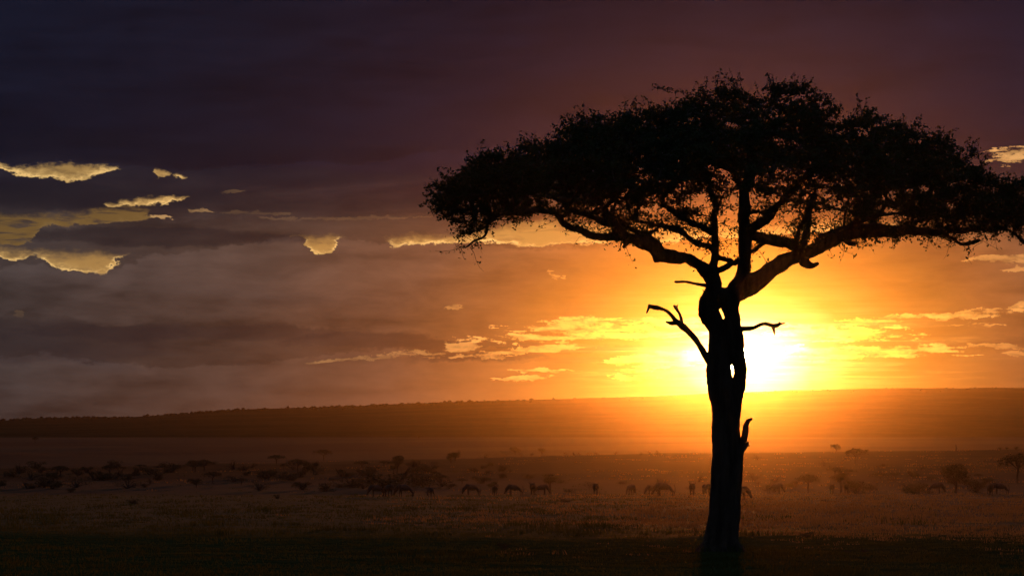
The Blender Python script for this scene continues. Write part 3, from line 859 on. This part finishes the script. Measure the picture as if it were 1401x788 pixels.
# ------------------------------------------------------------------ smaller trees and bushes
def small_tree(kind, seed):
    """unit-size meshes: height 1, crown about 1 wide -> (wood mesh, leaf mesh)"""
    r = np.random.default_rng(seed)
    lines = []; cs = []
    if kind == 'umbrella':
        top = [(r.uniform(-.38, .38), r.uniform(-.34, .34), r.uniform(.74, .88)) for _ in range(9)]
        lines.append([(0, 0, -.02, .035), (r.uniform(-.02, .02), 0, .25, .027), (r.uniform(-.03, .03), .01, .5, .022)])
        bx = lines[0][-1]
        for t_ in top:
            lines.append([(bx[0], bx[1], .46, .016), (t_[0] * .5, t_[1] * .5, .64, .011), (t_[0], t_[1], t_[2], .004)])
        n_ = 900
        a = r.uniform(0, 6.283, n_); e = np.sqrt(r.uniform(0, 1, n_))
        wob = 1 + 0.18 * np.sin(3 * a + seed) + 0.1 * np.sin(7 * a)
        x = np.cos(a) * e * .5 * wob; y = np.sin(a) * e * .46 * wob
        z = .97 - .22 * e ** 2 - r.uniform(0, 1, n_) ** 1.5 * .22 + .05 * np.sin(x * 17 + seed) * np.cos(y * 15)
        cs = np.stack([x, y, z], 1); L = .055
    elif kind == 'round':
        lines.append([(0, 0, -.02, .05), (.02, 0, .2, .035), (-.01, .01, .4, .025)])
        for _ in range(9):
            t_ = (r.uniform(-.36, .36), r.uniform(-.36, .36), r.uniform(.45, .85))
            lines.append([(0, 0, r.uniform(.15, .35), .018), (t_[0] * .5, t_[1] * .5, t_[2] * .75, .011), (*t_, .004)])
        n_ = 1300
        blobs = [(r.uniform(-.28, .28), r.uniform(-.28, .28), r.uniform(.42, .80), r.uniform(.14, .23)) for _ in range(11)]
        b_ = np.array([blobs[i] for i in r.integers(0, 11, n_)])
        v = r.normal(size=(n_, 3)); v /= np.linalg.norm(v, axis=1, keepdims=True)
        cs = b_[:, :3] + v * b_[:, 3:] * (r.uniform(0.2, 1, (n_, 1)) ** .5); L = .055
    elif kind == 'bush':
        for _ in range(10):
            t_ = (r.uniform(-.42, .42), r.uniform(-.42, .42), r.uniform(.5, .9))
            lines.append([(r.uniform(-.04, .04), r.uniform(-.04, .04), -.02, .02), (t_[0] * .6, t_[1] * .6, t_[2] * .6, .012), (*t_, .003)])
        n_ = 1000
        blobs = [(r.uniform(-.36, .36), r.uniform(-.34, .34), r.uniform(.08, .66), r.uniform(.16, .28)) for _ in range(10)]
        b_ = np.array([blobs[i] for i in r.integers(0, 10, n_)])
        v = r.normal(size=(n_, 3)); v /= np.linalg.norm(v, axis=1, keepdims=True)
        cs = b_[:, :3] + v * b_[:, 3:] * (r.uniform(0.1, 1, (n_, 1)) ** .5)
        cs[:, 2] = np.abs(cs[:, 2]); L = .06
    elif kind == 'thorn':        # sparse, twiggy
        for _ in range(26):
            e_ = math.sqrt(r.uniform(0, 1)); a_ = r.uniform(0, 6.283)
            t_ = (.5 * e_ * math.cos(a_), .46 * e_ * math.sin(a_), (1 - .75 * e_ ** 2) * r.uniform(.5, 1.0))
            lines.append([(r.uniform(-.03, .03), r.uniform(-.03, .03), -.02, .016), (t_[0] * .5 + r.normal() * .03, t_[1] * .5, t_[2] * .62, .009), (*t_, .003)])
        tipn = np.array([l_[-1][:3] for l_ in lines])
        n_ = 420
        cs = tipn[r.integers(0, len(tipn), n_)] + r.normal(size=(n_, 3)) * np.array([.08, .08, .08]); L = .045
        cs[:, 2] = np.abs(cs[:, 2])
    elif kind == 'two_tier':     # slender trunk, ragged flat crowns
        lines.append([(-.02, 0, -.02, .03), (0, 0, .35, .024), (.03, 0, .62, .018)])
        lines.append([(.05, .02, -.02, .022), (.07, .02, .35, .018), (.11, .02, .6, .014)])
        for _ in range(10):
            t_ = (r.uniform(-.45, .45), r.uniform(-.35, .35), r.uniform(.66, .85))
            lines.append([(.03, 0, .55, .012), (t_[0] * .5, t_[1] * .5, .66, .008), (*t_, .003)])
        parts = []
        for (cx, cz, w, h, k) in ((-.16, .78, .36, .06, 260), (.10, .70, .30, .16, 460), (.26, .93, .22, .06, 160), (.05, .60, .22, .10, 160)):
            p_ = r.normal(size=(k, 3)); p_ /= np.linalg.norm(p_, axis=1, keepdims=True); p_ *= r.uniform(0, 1, (k, 1)) ** .45
            parts.append(p_ * np.array([w, .34, h]) + np.array([cx, 0, cz]))
        cs = np.concatenate(parts); L = .055
    wood = tubes_mesh(kind + '_wood', [np.array(l_) for l_ in lines], M_BARK, 5)
    n_ = len(cs)
    V_, F_ = leaf_quads(cs, r.normal(size=(n_, 3)), r.uniform(.6, 1.3, n_) * L, r.uniform(.4, .8, n_) * L, r)
    return wood, mesh_np(kind + '_leaves', V_, F_, M_BUSH, smooth=False)

KIT = {}
for i, k in enumerate(('umbrella', 'round', 'bush', 'thorn', 'two_tier')):
    KIT[k] = [small_tree(k, 100 + 10 * i + j) for j in range(3)]

def plant(kind, X0, Y0, wpx, hpx, label, cat, name, group=None, var=None, rz=None, pos=None):
    p_ = pos or ground_at(X0, Y0)
    k = p_.y / F
    wood, leaves = KIT[kind][random.randrange(3) if var is None else var]
    o_ = empty(name, p_, random.uniform(0, 6.28) if rz is None else rz, label, cat, group)
    o_.scale = (wpx * k, wpx * k, hpx * k)
    obj('trunk' if kind in ('umbrella', 'round', 'two_tier') else 'stems', wood, o_)
    obj('crown' if kind in ('umbrella', 'round', 'two_tier') else 'foliage', leaves, o_)
    return o_

G_FAR = 'small trees scattered over the far plain'
T_ = [
    ('two_tier', 753, 675, 30, 27, 'small ragged flat-crowned tree on two thin stems among the wildebeest', 0),
    ('round', 1308, 675, 50, 43, 'large dark round bushy tree behind the grass towards the right', 0),
    ('bush', 1336, 675, 34, 24, 'low bush leaning against the large dark round tree', None),
    ('umbrella', 1392, 660, 54, 42, 'wide flat-topped tree cut off by the right edge of the picture', 1),
    ('umbrella', 1106, 675, 34, 26, 'domed umbrella bush to the right of the great trunk', 2),
    ('two_tier', 1151, 675, 24, 33, 'thin tree with a small tuft at its top above a bush', 1),
    ('bush', 1172, 676, 46, 24, 'broad low bush right of the thin tufted tree', None),
    ('bush', 1250, 676, 46, 20, 'low broad bush left of the large dark round tree', None),
    ('thorn', 1060, 674, 36, 18, 'thin thorn shrub above the wildebeest right of the great trunk', None),
    ('umbrella', 1170, 634, 30, 22, 'flat umbrella tree standing on the ridge against the bright haze', 0),
    ('round', 1144, 619, 22, 13, 'pale hazy domed tree behind the ridge', 1),
    ('round', 1186, 619, 7, 5, 'tiny round bush on the ridge beside the flat umbrella tree', 2),
    ('bush', 1368, 615.5, 6, 4.5, 'tiny ridge bush, first of three near the right edge', None),
    ('bush', 1378, 615.3, 6, 4, 'tiny ridge bush, middle one of three near the right edge', None),
    ('bush', 1390, 615, 7, 5, 'tiny ridge bush, last of three near the right edge', None),
    ('umbrella', 443, 631, 26, 16, 'neat little umbrella tree alone on the dim plain left of centre', 0),
    ('umbrella', 264, 644, 20, 16, 'left one of two touching flat-crowned trees in the dusk', 1),
    ('umbrella', 279, 644, 22, 17, 'right one of two touching flat-crowned trees in the dusk', 2),
    ('round', 545, 638, 22, 17, 'tree with a knobbly top rising over the big dark thicket', 0),
    ('bush', 540, 668, 100, 34, 'big dark mounded thicket left of centre behind the herd', None),
    ('bush', 572, 664, 60, 26, 'right shoulder of the big dark thicket left of centre', None),
    ('round', 617, 633, 20, 16, 'dark round tree on the plain right of the big thicket', 1),
    ('round', 623, 629, 17, 14, 'paler tree just behind the dark round tree', 2),
    ('round', 573, 601, 5, 5, 'tiny lone tree on the pale line at the foot of the hill', 0),
    ('umbrella', 48, 606, 9, 9, 'tiny lone tree at the foot of the hill near the left edge', 0),
    ('umbrella', 150, 652, 24, 17, 'dim flat-crowned tree in the left scrub', 0),
    ('bush', 186, 650, 14, 14, 'dim upright bush in the left scrub', None),
    ('bush', 215, 656, 20, 16, 'dim mounded bush in the left scrub beside the upright one', None),
    ('umbrella', 388, 643, 12, 9, 'small dim tree left of the neat umbrella tree', 1),
    ('bush', 430, 640, 14, 9, 'small dim bush under the neat umbrella tree', None),
    ('bush', 416, 650, 20, 11, 'dim low bush below the neat umbrella tree', None),
    ('thorn', 690, 624.5, 28, 9, 'faint hazy clump at the end of the ridge left of centre', None),
    ('thorn', 664, 626, 24, 9, 'faint clump on the ridge right of the dark round tree', None),
    ('round', 705, 622.5, 20, 12, 'pale hazy round tree behind the ridge left of centre', 0),
    ('round', 741, 622, 16, 10, 'pale hazy tree beside the far gazelles', 1),
    ('thorn', 900, 622.5, 9, 7, 'spindly bush on the ridge left of the great trunk', None),
    ('thorn', 877, 622.5, 6, 5, 'small spindly bush beside the larger one on the ridge', None),
    ('thorn', 1036, 630, 16, 9, 'faint thorn bush just right of the trunk on the slope', None),
    ('thorn', 1128, 636, 18, 8, 'faint thorn bush on the slope below the flat umbrella tree', None),
    ('bush', 184, 689, 22, 9, 'low dark bush on the near plain at the left', None),
    ('bush', 380, 682, 12, 9, 'small dark bush on the plain edge left of the herd', None),
    ('bush', 1128, 686, 12, 6, 'small clump on the lit grass right of the trunk', None),
    ('bush', 771, 687, 20, 7, 'low sprawling clump on the grass below the two-stemmed tree', None),
    ('bush', 690, 750, 20, 11, 'small dark tussock bush in the near grass left of the great trunk', None),
    ('bush', 1103, 736, 24, 9, 'dark tussock on the bright edge of the long grass', None),
    ('bush', 565, 698, 14, 5, 'small dark clump on the dim grass left of centre', None),
    ('bush', 1158, 758, 16, 6, 'left one of two low dark clumps in the near grass right of the trunk', None),
    ('bush', 1182, 758, 16, 6, 'right one of two low dark clumps in the near grass right of the trunk', None),
]
for kind, X0, Y0, w_, h_, lab, var in T_:
    nm = {'umbrella': 'umbrella_tree', 'round': 'bushy_tree', 'two_tier': 'ragged_tree', 'bush': 'bush', 'thorn': 'thorn_bush'}[kind]
    plant(kind, X0, Y0, w_, h_, lab, 'tree' if 'tree' in nm else 'bush', nm, None, var)

rr = random.Random(5)
placed = []
cnt = 0
while cnt < 160:
    X0 = rr.uniform(-120, 1520)
    Y0 = rr.uniform(636, 674)
    if X0 > 620 and rr.random() < 0.5: continue
    if 700 < X0 < 1080 and Y0 < 655: continue
    if X0 > 1060 and Y0 < 650 and rr.random() < 0.8: continue
    w_ = rr.uniform(16, 52 if X0 < 620 else 36) * (0.55 + 0.45 * (Y0 - 636) / 38)
    h_ = min(w_ * rr.uniform(0.34, 0.58), 19)
    if 700 < X0 < 1250: h_ *= 0.8
    kind = rr.choice(['bush', 'bush', 'thorn', 'umbrella'] if X0 > 620 else ['bush', 'bush', 'bush', 'thorn', 'thorn', 'umbrella'])
    if 790 < X0 < 1080: kind = 'thorn'
    if kind == 'umbrella':
        plant(kind, X0, Y0, w_, h_ * 1.1, 'dim flat-crowned thorn tree lost in the scrub belt behind the herd', 'tree', 'umbrella_tree', 'flat-crowned trees of the scrub belt')
    elif kind == 'bush':
        plant(kind, X0, Y0, w_, h_, 'dim leafy bush lost in the scrub belt behind the herd', 'bush', 'bush', 'leafy bushes of the scrub belt')
    else:
        plant(kind, X0, Y0, w_, h_, 'thin twiggy bush in the hazy scrub belt behind the herd', 'bush', 'thorn_bush', 'twiggy bushes of the scrub belt')
    cnt += 1

# woodland along the hill crest: one mass nobody could count
Vw, Fw = [], []
ico = bmesh.new(); bmesh.ops.create_icosphere(ico, subdivisions=1, radius=1.0)
iv = np.array([v.co[:] for v in ico.verts]); if_ = np.array([[v.index for v in f.verts] for f in ico.faces]); ico.free()
rw = np.random.default_rng(11)
for i in range(2600):
    x = rw.uniform(-1500, 1500); Xc = CX + F * x / Y_CREST
    dens = 0.55 + 0.45 * mnoise.noise(Vector((x * 0.012, 3.3, 0)))
    dens *= 0.22 if Xc > 760 else 0.75
    if rw.uniform() > dens: continue
    y = Y_CREST - abs(rw.normal()) * 120
    sz = rw.uniform(0.7, 2.2) ** 1.2 * (1.0 if Xc < 760 else 0.7)
    jit = 1 + 0.3 * rw.normal(size=(len(iv), 1))
    vv = iv * jit * np.array([sz * 1.5, sz, sz * 0.8]) + np.array([x, y, hill_z(x, y) + sz * 0.35])
    Fw.append(if_ + len(Vw) * len(iv)); Vw.append(vv)
wl = obj('woodland', mesh_np('woodland', np.concatenate(Vw), np.concatenate(Fw), M_WOOD, smooth=False))
tag(wl, 'scrubby woodland fringing the crest of the long hill', 'woodland', kind='stuff')

# upright marker on the ridge
p_ = ground_at(1308, 616.0)
k = p_.y / F
me = tubes_mesh('weathered_post', [np.array([(0, 0, -.3, 1.2 * k), (.1 * k, 0, 2 * k, .9 * k), (.25 * k, 0, 4.5 * k, .7 * k), (0, 0, 7 * k, .8 * k), (-.2 * k, 0, 8.2 * k, .25 * k)]),
                                   np.array([(0, 0, 6.2 * k, .5 * k), (.9 * k, 0, 7.0 * k, .35 * k)])], M_STUMP, 8)
po = obj('tree_stump', me); po.location = p_
tag(po, 'slim dark upright stump on the ridge line towards the right', 'tree stump')

# ------------------------------------------------------------------ animals
def skin_body(name, verts, edges, mat, root=0):
    me = bpy.data.meshes.new(name)
    me.from_pydata([v[:3] for v in verts], edges, [])
    ob = bpy.data.objects.new(name, me)
    sk = ob.modifiers.new('s', 'SKIN'); sk.use_smooth_shade = True
    for i, v in enumerate(verts):
        r_ = v[3]
        me.skin_vertices[0].data[i].radius = (r_, r_ if len(v) < 5 else v[4])
        me.skin_vertices[0].data[i].use_root = (i == root)
    sb = ob.modifiers.new('d', 'SUBSURF'); sb.levels = 2; sb.render_levels = 2
    out = evaluated(ob)
    out.name = name
    out.materials.clear(); out.materials.append(mat)
    for p2 in out.polygons: p2.use_smooth = True
    bpy.data.objects.remove(ob)
    return out

def wildebeest_mesh(pose):
    v = [(-.72, 0, 1.00, .27), (-.30, 0, .95, .35), (.12, 0, .95, .39), (.46, 0, 1.00, .40), (.62, 0, 1.06, .31)]
    e = [(0, 1), (1, 2), (2, 3), (3, 4)]
    if pose == 'graze':
        v += [(.82, 0, .92, .25), (.95, 0, .74, .20), (1.04, 0, .56, .16), (1.12, 0, .36, .12), (1.18, 0, .22, .09)]
    else:
        v += [(.88, 0, 1.16, .17), (1.06, 0, 1.22, .13), (1.19, 0, 1.14, .12), (1.30, 0, .94, .085), (1.36, 0, .80, .075)]
    e += [(4, 5), (5, 6), (6, 7), (7, 8), (8, 9)]
    for sd in (-1, 1):
        b_ = len(v)                                    # foreleg
        st = .07 * sd
        v += [(.46, .15 * sd, .78, .13), (.46 + st, .16 * sd, .52, .065), (.47 + st, .16 * sd, .46, .06), (.45 + st, .16 * sd, .12, .04), (.48 + st, .16 * sd, .03, .055)]
        e += [(3, b_), (b_, b_ + 1), (b_ + 1, b_ + 2), (b_ + 2, b_ + 3), (b_ + 3, b_ + 4)]
        b_ = len(v)                                    # hind leg: stifle forward, hock backward
        v += [(-.60, .15 * sd, .76, .15), (-.66 - st, .16 * sd, .60, .09), (-.84 - st, .16 * sd, .44, .058), (-.80 - st, .16 * sd, .12, .04), (-.76 - st, .16 * sd, .03, .055)]
        e += [(0, b_), (b_, b_ + 1), (b_ + 1, b_ + 2), (b_ + 2, b_ + 3), (b_ + 3, b_ + 4)]
    return skin_body('wildebeest_' + pose, v, e, M_HIDE)

def curve_lines(pose):
    # horns, ears, beard, mane, tail
    hx, hz, a = (1.08, .66, -1.1) if pose == 'graze' else (1.13, 1.26, 0.0)
    horns = []
    for sd in (-1, 1):
        horns.append(np.array([(hx, .04 * sd, hz, .05), (hx, .18 * sd, hz - .03, .045), (hx + .02, .30 * sd, hz + .02, .034), (hx + .04, .33 * sd, hz + .14, .022), (hx + .03, .26 * sd, hz + .24, .006)]))
    ears = [np.array([(hx - .05, .08 * sd, hz, .02), (hx - .10, .17 * sd, hz - .02, .035), (hx - .14, .24 * sd, hz - .06, .008)]) for sd in (-1, 1)]
    tail = np.array([(-.90, 0, 1.10, .03), (-.98, 0, .95, .022), (-1.00, 0, .75, .03), (-.99, 0, .55, .055), (-.98, 0, .38, .012)])
    if pose == 'graze':
        mane = np.array([(.52, 0, 1.36, .02), (.68, 0, 1.32, .05), (.86, 0, 1.10, .055), (1.00, 0, .86, .05), (1.08, 0, .72, .02)])
        beard = np.array([(.72, 0, .92, .03), (.84, 0, .76, .06), (.92, 0, .58, .05), (.95, 0, .44, .01)])
    else:
        mane = np.array([(.48, 0, 1.36, .02), (.66, 0, 1.37, .05), (.86, 0, 1.32, .055), (1.02, 0, 1.33, .05), (1.12, 0, 1.32, .02)])
        beard = np.array([(.70, 0, .98, .03), (.86, 0, .98, .07), (1.02, 0, 1.00, .06), (1.14, 0, .92, .02)])
    return horns, ears, tail, mane, beard

BEAST = {}
for pose in ('graze', 'stand'):
    horns, ears, tail, mane, beard = curve_lines(pose)
    BEAST[pose] = dict(body=wildebeest_mesh(pose), horn=[tubes_mesh('horn', [h_], M_HORN, 6) for h_ in horns],
                       ear=[tubes_mesh('ear', [h_], M_HIDE, 6) for h_ in ears], tail=tubes_mesh('tail', [tail], M_HIDE, 6),
                       mane=tubes_mesh('mane', [mane], M_HORN, 6), beard=tubes_mesh('beard', [beard], M_HORN, 6))

def wildebeest(X0, Y0, heading, pose, label, scale=1.0):
    p_ = ground_at(X0, Y0)
    o_ = empty('wildebeest', p_, math.radians(heading), label, 'wildebeest', 'wildebeest herd grazing behind the great tree')
    o_.scale = (scale * .96, scale, scale * .98)
    b_ = BEAST[pose]
    obj('body', b_['body'], o_)
    for h_ in b_['horn']: obj('horn', h_, o_)
    for h_ in b_['ear']: obj('ear', h_, o_)
    for k_ in ('tail', 'mane', 'beard'): obj(k_, b_[k_], o_)
    return o_

herd = [  # X, Y, heading (0 = to the right, 180 = to the left, 270 = towards us)
    (516, 680, 200, 'graze', 'dim wildebeest at the left end of the herd, its neighbour close on its right', 1.0),
    (531, 680, 300, 'stand', 'dim wildebeest second from the left end of the herd, turned towards us', 1.0),
    (554, 680, 175, 'graze', 'dim wildebeest seen from the side below the big dark thicket', 1.05),
    (589, 680, 250, 'graze', 'small dim wildebeest alone right of the big dark thicket', .8),
    (646, 678, 190, 'graze', 'wildebeest grazing side-on with its head to the left, left of the two-stemmed tree', 1.05),
    (677, 677, 280, 'stand', 'slim wildebeest facing us between two grazing ones, left of the two-stemmed tree', .95),
    (704, 678, 182, 'graze', 'wildebeest grazing side-on just left of a close pair', 1.05),
    (729, 677.5, 265, 'stand', 'head-on wildebeest of the close pair beside the two-stemmed tree', 1.1),
    (740, 677.5, 5, 'graze', 'grazing wildebeest of the close pair beside the two-stemmed tree', 1.0),
    (815, 677.5, 270, 'stand', 'wildebeest facing us alone in the middle of the gap right of the two-stemmed tree', 1.12),
    (863, 677.5, 60, 'graze', 'wildebeest seen from behind, just left of the largest one', 1.0),
    (893, 678, 200, 'graze', 'wildebeest half hidden behind the head of the largest one', .95),
    (909, 679, 180, 'graze', 'largest wildebeest grazing side-on left of the great trunk', 1.25),
    (947, 678, 268, 'stand', 'upright wildebeest facing us between the largest one and the great trunk', 1.15),
    (964, 677, 272, 'graze', 'wildebeest with lowered head just left of the great trunk', 1.0),
    (976, 678, 185, 'graze', 'wildebeest mostly hidden behind the left side of the great trunk', 1.1),
    (1011, 684, 355, 'graze', 'nearest wildebeest, only its lowered head out on the right of the great trunk', 1.0),
    (1061, 676, 10, 'graze', 'hunched wildebeest under the thin thorn shrub right of the great trunk', 1.15),
    (1138, 676, 268, 'stand', 'wildebeest facing us between the domed bush and the tufted tree', 1.0),
    (1158, 676, 262, 'stand', 'wildebeest facing us beneath the tufted tree', 1.1),
    (1280, 676, 5, 'graze', 'dim wildebeest beside the large dark round tree', 1.15),
    (1355, 677, 272, 'stand', 'dim wildebeest facing us right of the large dark round tree', 1.05),
    (1369, 677, 178, 'graze', 'dim grazing wildebeest farthest right in the herd', 1.1),
]
for h_ in herd: wildebeest(*h_)

gz_v = [(-.36, 0, .62, .12), (-.05, 0, .60, .14), (.28, 0, .64, .14), (.40, 0, .70, .09), (.50, 0, .88, .055), (.56, 0, .98, .06), (.68, 0, .94, .035)]
gz_e = [(0, 1), (1, 2), (2, 3), (3, 4), (4, 5), (5, 6)]
for sd in (-1, 1):
    b_ = len(gz_v)
    gz_v += [(.28, .07 * sd, .45, .05), (.28 + .04 * sd, .07 * sd, .25, .028), (.28 + .04 * sd, .07 * sd, .02, .022)]
    gz_e += [(2, b_), (b_, b_ + 1), (b_ + 1, b_ + 2)]
    b_ = len(gz_v)
    gz_v += [(-.30, .07 * sd, .46, .07), (-.40 - .04 * sd, .07 * sd, .28, .028), (-.36 - .04 * sd, .07 * sd, .02, .022)]
    gz_e += [(0, b_), (b_, b_ + 1), (b_ + 1, b_ + 2)]
GZ = skin_body('gazelle', gz_v, gz_e, M_TAN)
GZH = [tubes_mesh('horn', [np.array([(.54, .03 * sd, 1.02, .016), (.50, .05 * sd, 1.16, .012), (.51, .06 * sd, 1.28, .004)])], M_HORN, 5) for sd in (-1, 1)]
for X0, hd, lab in [
        (713, 200, 'far gazelle at the left end of the string on the ridge'),
        (727, 30, 'far gazelle walking right near the left end of the ridge string'),
        (774, 180, 'far gazelle just left of the bunch on the bright ridge'),
        (785, 250, 'far gazelle standing at the left of the bunch on the bright ridge'),
        (793, 180, 'far gazelle second in the bunch on the bright ridge'),
        (804, 0, 'far gazelle in the middle of the bunch on the bright ridge'),
        (810, 180, 'far gazelle tight against its neighbour in the ridge bunch'),
        (816, 170, 'far gazelle at the right end of the bunch on the bright ridge'),
        (842, 10, 'far gazelle alone between the ridge bunch and the spindly bushes'),
        (889, 180, 'far gazelle between the two spindly bushes on the ridge')]:
    p_ = Vector(((X0 - CX) / F * 893, 893, 0)); p_.z = ground_z(p_.x, p_.y)
    o_ = empty('gazelle', p_, math.radians(hd), lab, 'gazelle', 'gazelles strung along the far ridge')
    o_.scale = (1.15,) * 3
    obj('body', GZ, o_)
    for h_ in GZH: obj('horn', h_, o_)

# ------------------------------------------------------------------ grass
def grass(name, n_t, y0, y1, hfun, blades, mat, keep, lean=0.35, wk=1.0):
    r = np.random.default_rng(abs(hash(name)) % 1000 if False else len(name) * 37)
    inv = r.uniform(1 / y1, 1 / y0, n_t)
    y = 1 / inv
    x = r.uniform(-1, 1, n_t) * (0.215 * y + 4)
    Vs, cnt = [], 0
    bx, by, bz, bh, bw = [], [], [], [], []
    for i in range(n_t):
        k_ = keep(x[i], y[i])
        if k_ <= 0 or r.uniform() > k_: continue
        z = ground_z(x[i], y[i]) - 0.01
        h = hfun(x[i], y[i]) * r.uniform(.6, 1.25)
        w = max(.012, y[i] * 0.00016) * wk
        sp_ = max(.10, y[i] * .0014)
        for _ in range(blades):
            bx.append(x[i] + r.normal() * sp_); by.append(y[i] + r.normal() * sp_); bz.append(z)
            bh.append(h * r.uniform(.5, 1.1)); bw.append(w * r.uniform(.7, 1.4))
    bx, by, bz, bh, bw = map(np.array, (bx, by, bz, bh, bw))
    m_ = len(bx)
    an = r.uniform(0, math.pi, m_)
    ux, uy = np.cos(an) * bw, np.sin(an) * bw
    lx, ly = r.normal(size=m_) * lean * bh, r.normal(size=m_) * lean * bh
    a = np.stack([bx - ux, by - uy, bz], 1); b_ = np.stack([bx + ux, by + uy, bz], 1)
    c = np.stack([bx + ux * .55 + lx * .45, by + uy * .55 + ly * .45, bz + bh * .62], 1)
    e = np.stack([bx - ux * .55 + lx * .45, by - uy * .55 + ly * .45, bz + bh * .62], 1)
    t = np.stack([bx + lx, by + ly, bz + bh], 1)
    V_ = np.stack([a, b_, c, e, t], 1).reshape(-1, 3)
    k0 = np.arange(m_)[:, None] * 5
    F4 = k0 + np.array([[0, 1, 2, 3]]); F3 = k0 + np.array([[3, 2, 4]])
    return obj(name, mesh_np(name, V_, [F4, F3], mat, smooth=False))

def edge(x): return 88 + 11 * mnoise.noise(Vector((x * .07, 2.0, 0))) + 5 * mnoise.noise(Vector((x * .35, 5.0, 0)))
def dryness(x, y):
    u = x / y
    return 0.17 + 0.5 * fbm(x * .06, y * .022, 1.0) + 0.9 * fbm(x * .26, y * .10, 5.5) + 11.0 * u
def keep_dry(x, y):
    if y > 395:
        return min(0.6, max(0.0, 0.25 + 0.9 * fbm(x * .03, y * .008, 3.0) + 2.2 * x / y))
    e_ = y - edge(x) + 40 * fbm(x * .30, y * .06, 2.5)
    isl = 0.5 * max(0, fbm(x * .30, y * .16, 12.0) - 0.08)
    return min(1, max(isl, e_ / 16)) * min(1, max(0, dryness(x, y)))
def keep_green(x, y):
    if y < edge(x): return 1.0
    if y > 380: return 0.5
    return min(1, max(0.10, 1.15 - dryness(x, y)))
def h_dry(x, y):
    return ((0.20 if y < 395 else 0.30) + 0.13 * fbm(x * .2, y * .08, 6.0)) * (0.4 + 0.6 * min(1, max(0, (y - 80) / 60)))
def h_green(x, y):
    tr = math.hypot(x - tb.x, y - tb.y)
    if tr < 2.2: return 0.07 + 0.16 * max(0, 1 - tr / 2.2)
    if y < edge(x): return 0.055 * (1 + 2.2 * max(0, fbm(x * .3, y * .10, 8.0)))
    return 0.10 + 0.34 * max(0, -fbm(x * .26, y * .10, 5.5) - 0.05)
g1 = grass('dry_grass', 26000, 62, 960, h_dry, 7, M_DRYGRASS, keep_dry)
tag(g1, 'straw-coloured long grass catching the low sun', 'grass', kind='stuff')
g2 = grass('green_grass', 23000, 46, 620, h_green, 7, M_GREENGRASS, keep_green, wk=0.9)
tag(g2, 'short dark green turf and tufts on the near ground', 'grass', kind='stuff')

# ------------------------------------------------------------------ evening haze
hx, y0, y1, z0, z1 = 3400.0, -330.0, 6400.0, -6.0, 0.0
z1 = max(hill_z(x, Y_CREST) for x in np.linspace(-2500, 2500, 200)) + 8
V = [(-hx, y0, z0), (hx, y0, z0), (hx, y1, z0), (-hx, y1, z0), (-hx, y0, z1), (hx, y0, z1), (hx, y1, z1), (-hx, y1, z1)]
Fz = np.array([(0, 3, 2, 1), (4, 5, 6, 7), (0, 1, 5, 4), (1, 2, 6, 5), (2, 3, 7, 6), (3, 0, 4, 7)])
m, q = mat_new('haze')
pv = q.new('ShaderNodeVolumePrincipled')
pv.inputs['Color'].default_value = (0.90, 0.84, 0.84, 1)
pv.inputs['Density'].default_value = HAZE_DENSITY
pv.inputs['Anisotropy'].default_value = HAZE_G
o = q.new('ShaderNodeOutputMaterial'); m.node_tree.links.new(pv.outputs[0], o.inputs['Volume'])
hz = obj('haze', mesh_np('haze', np.array(V), Fz, m, smooth=False))
tag(hz, 'thin golden evening haze over the whole plain', 'haze', kind='stuff')
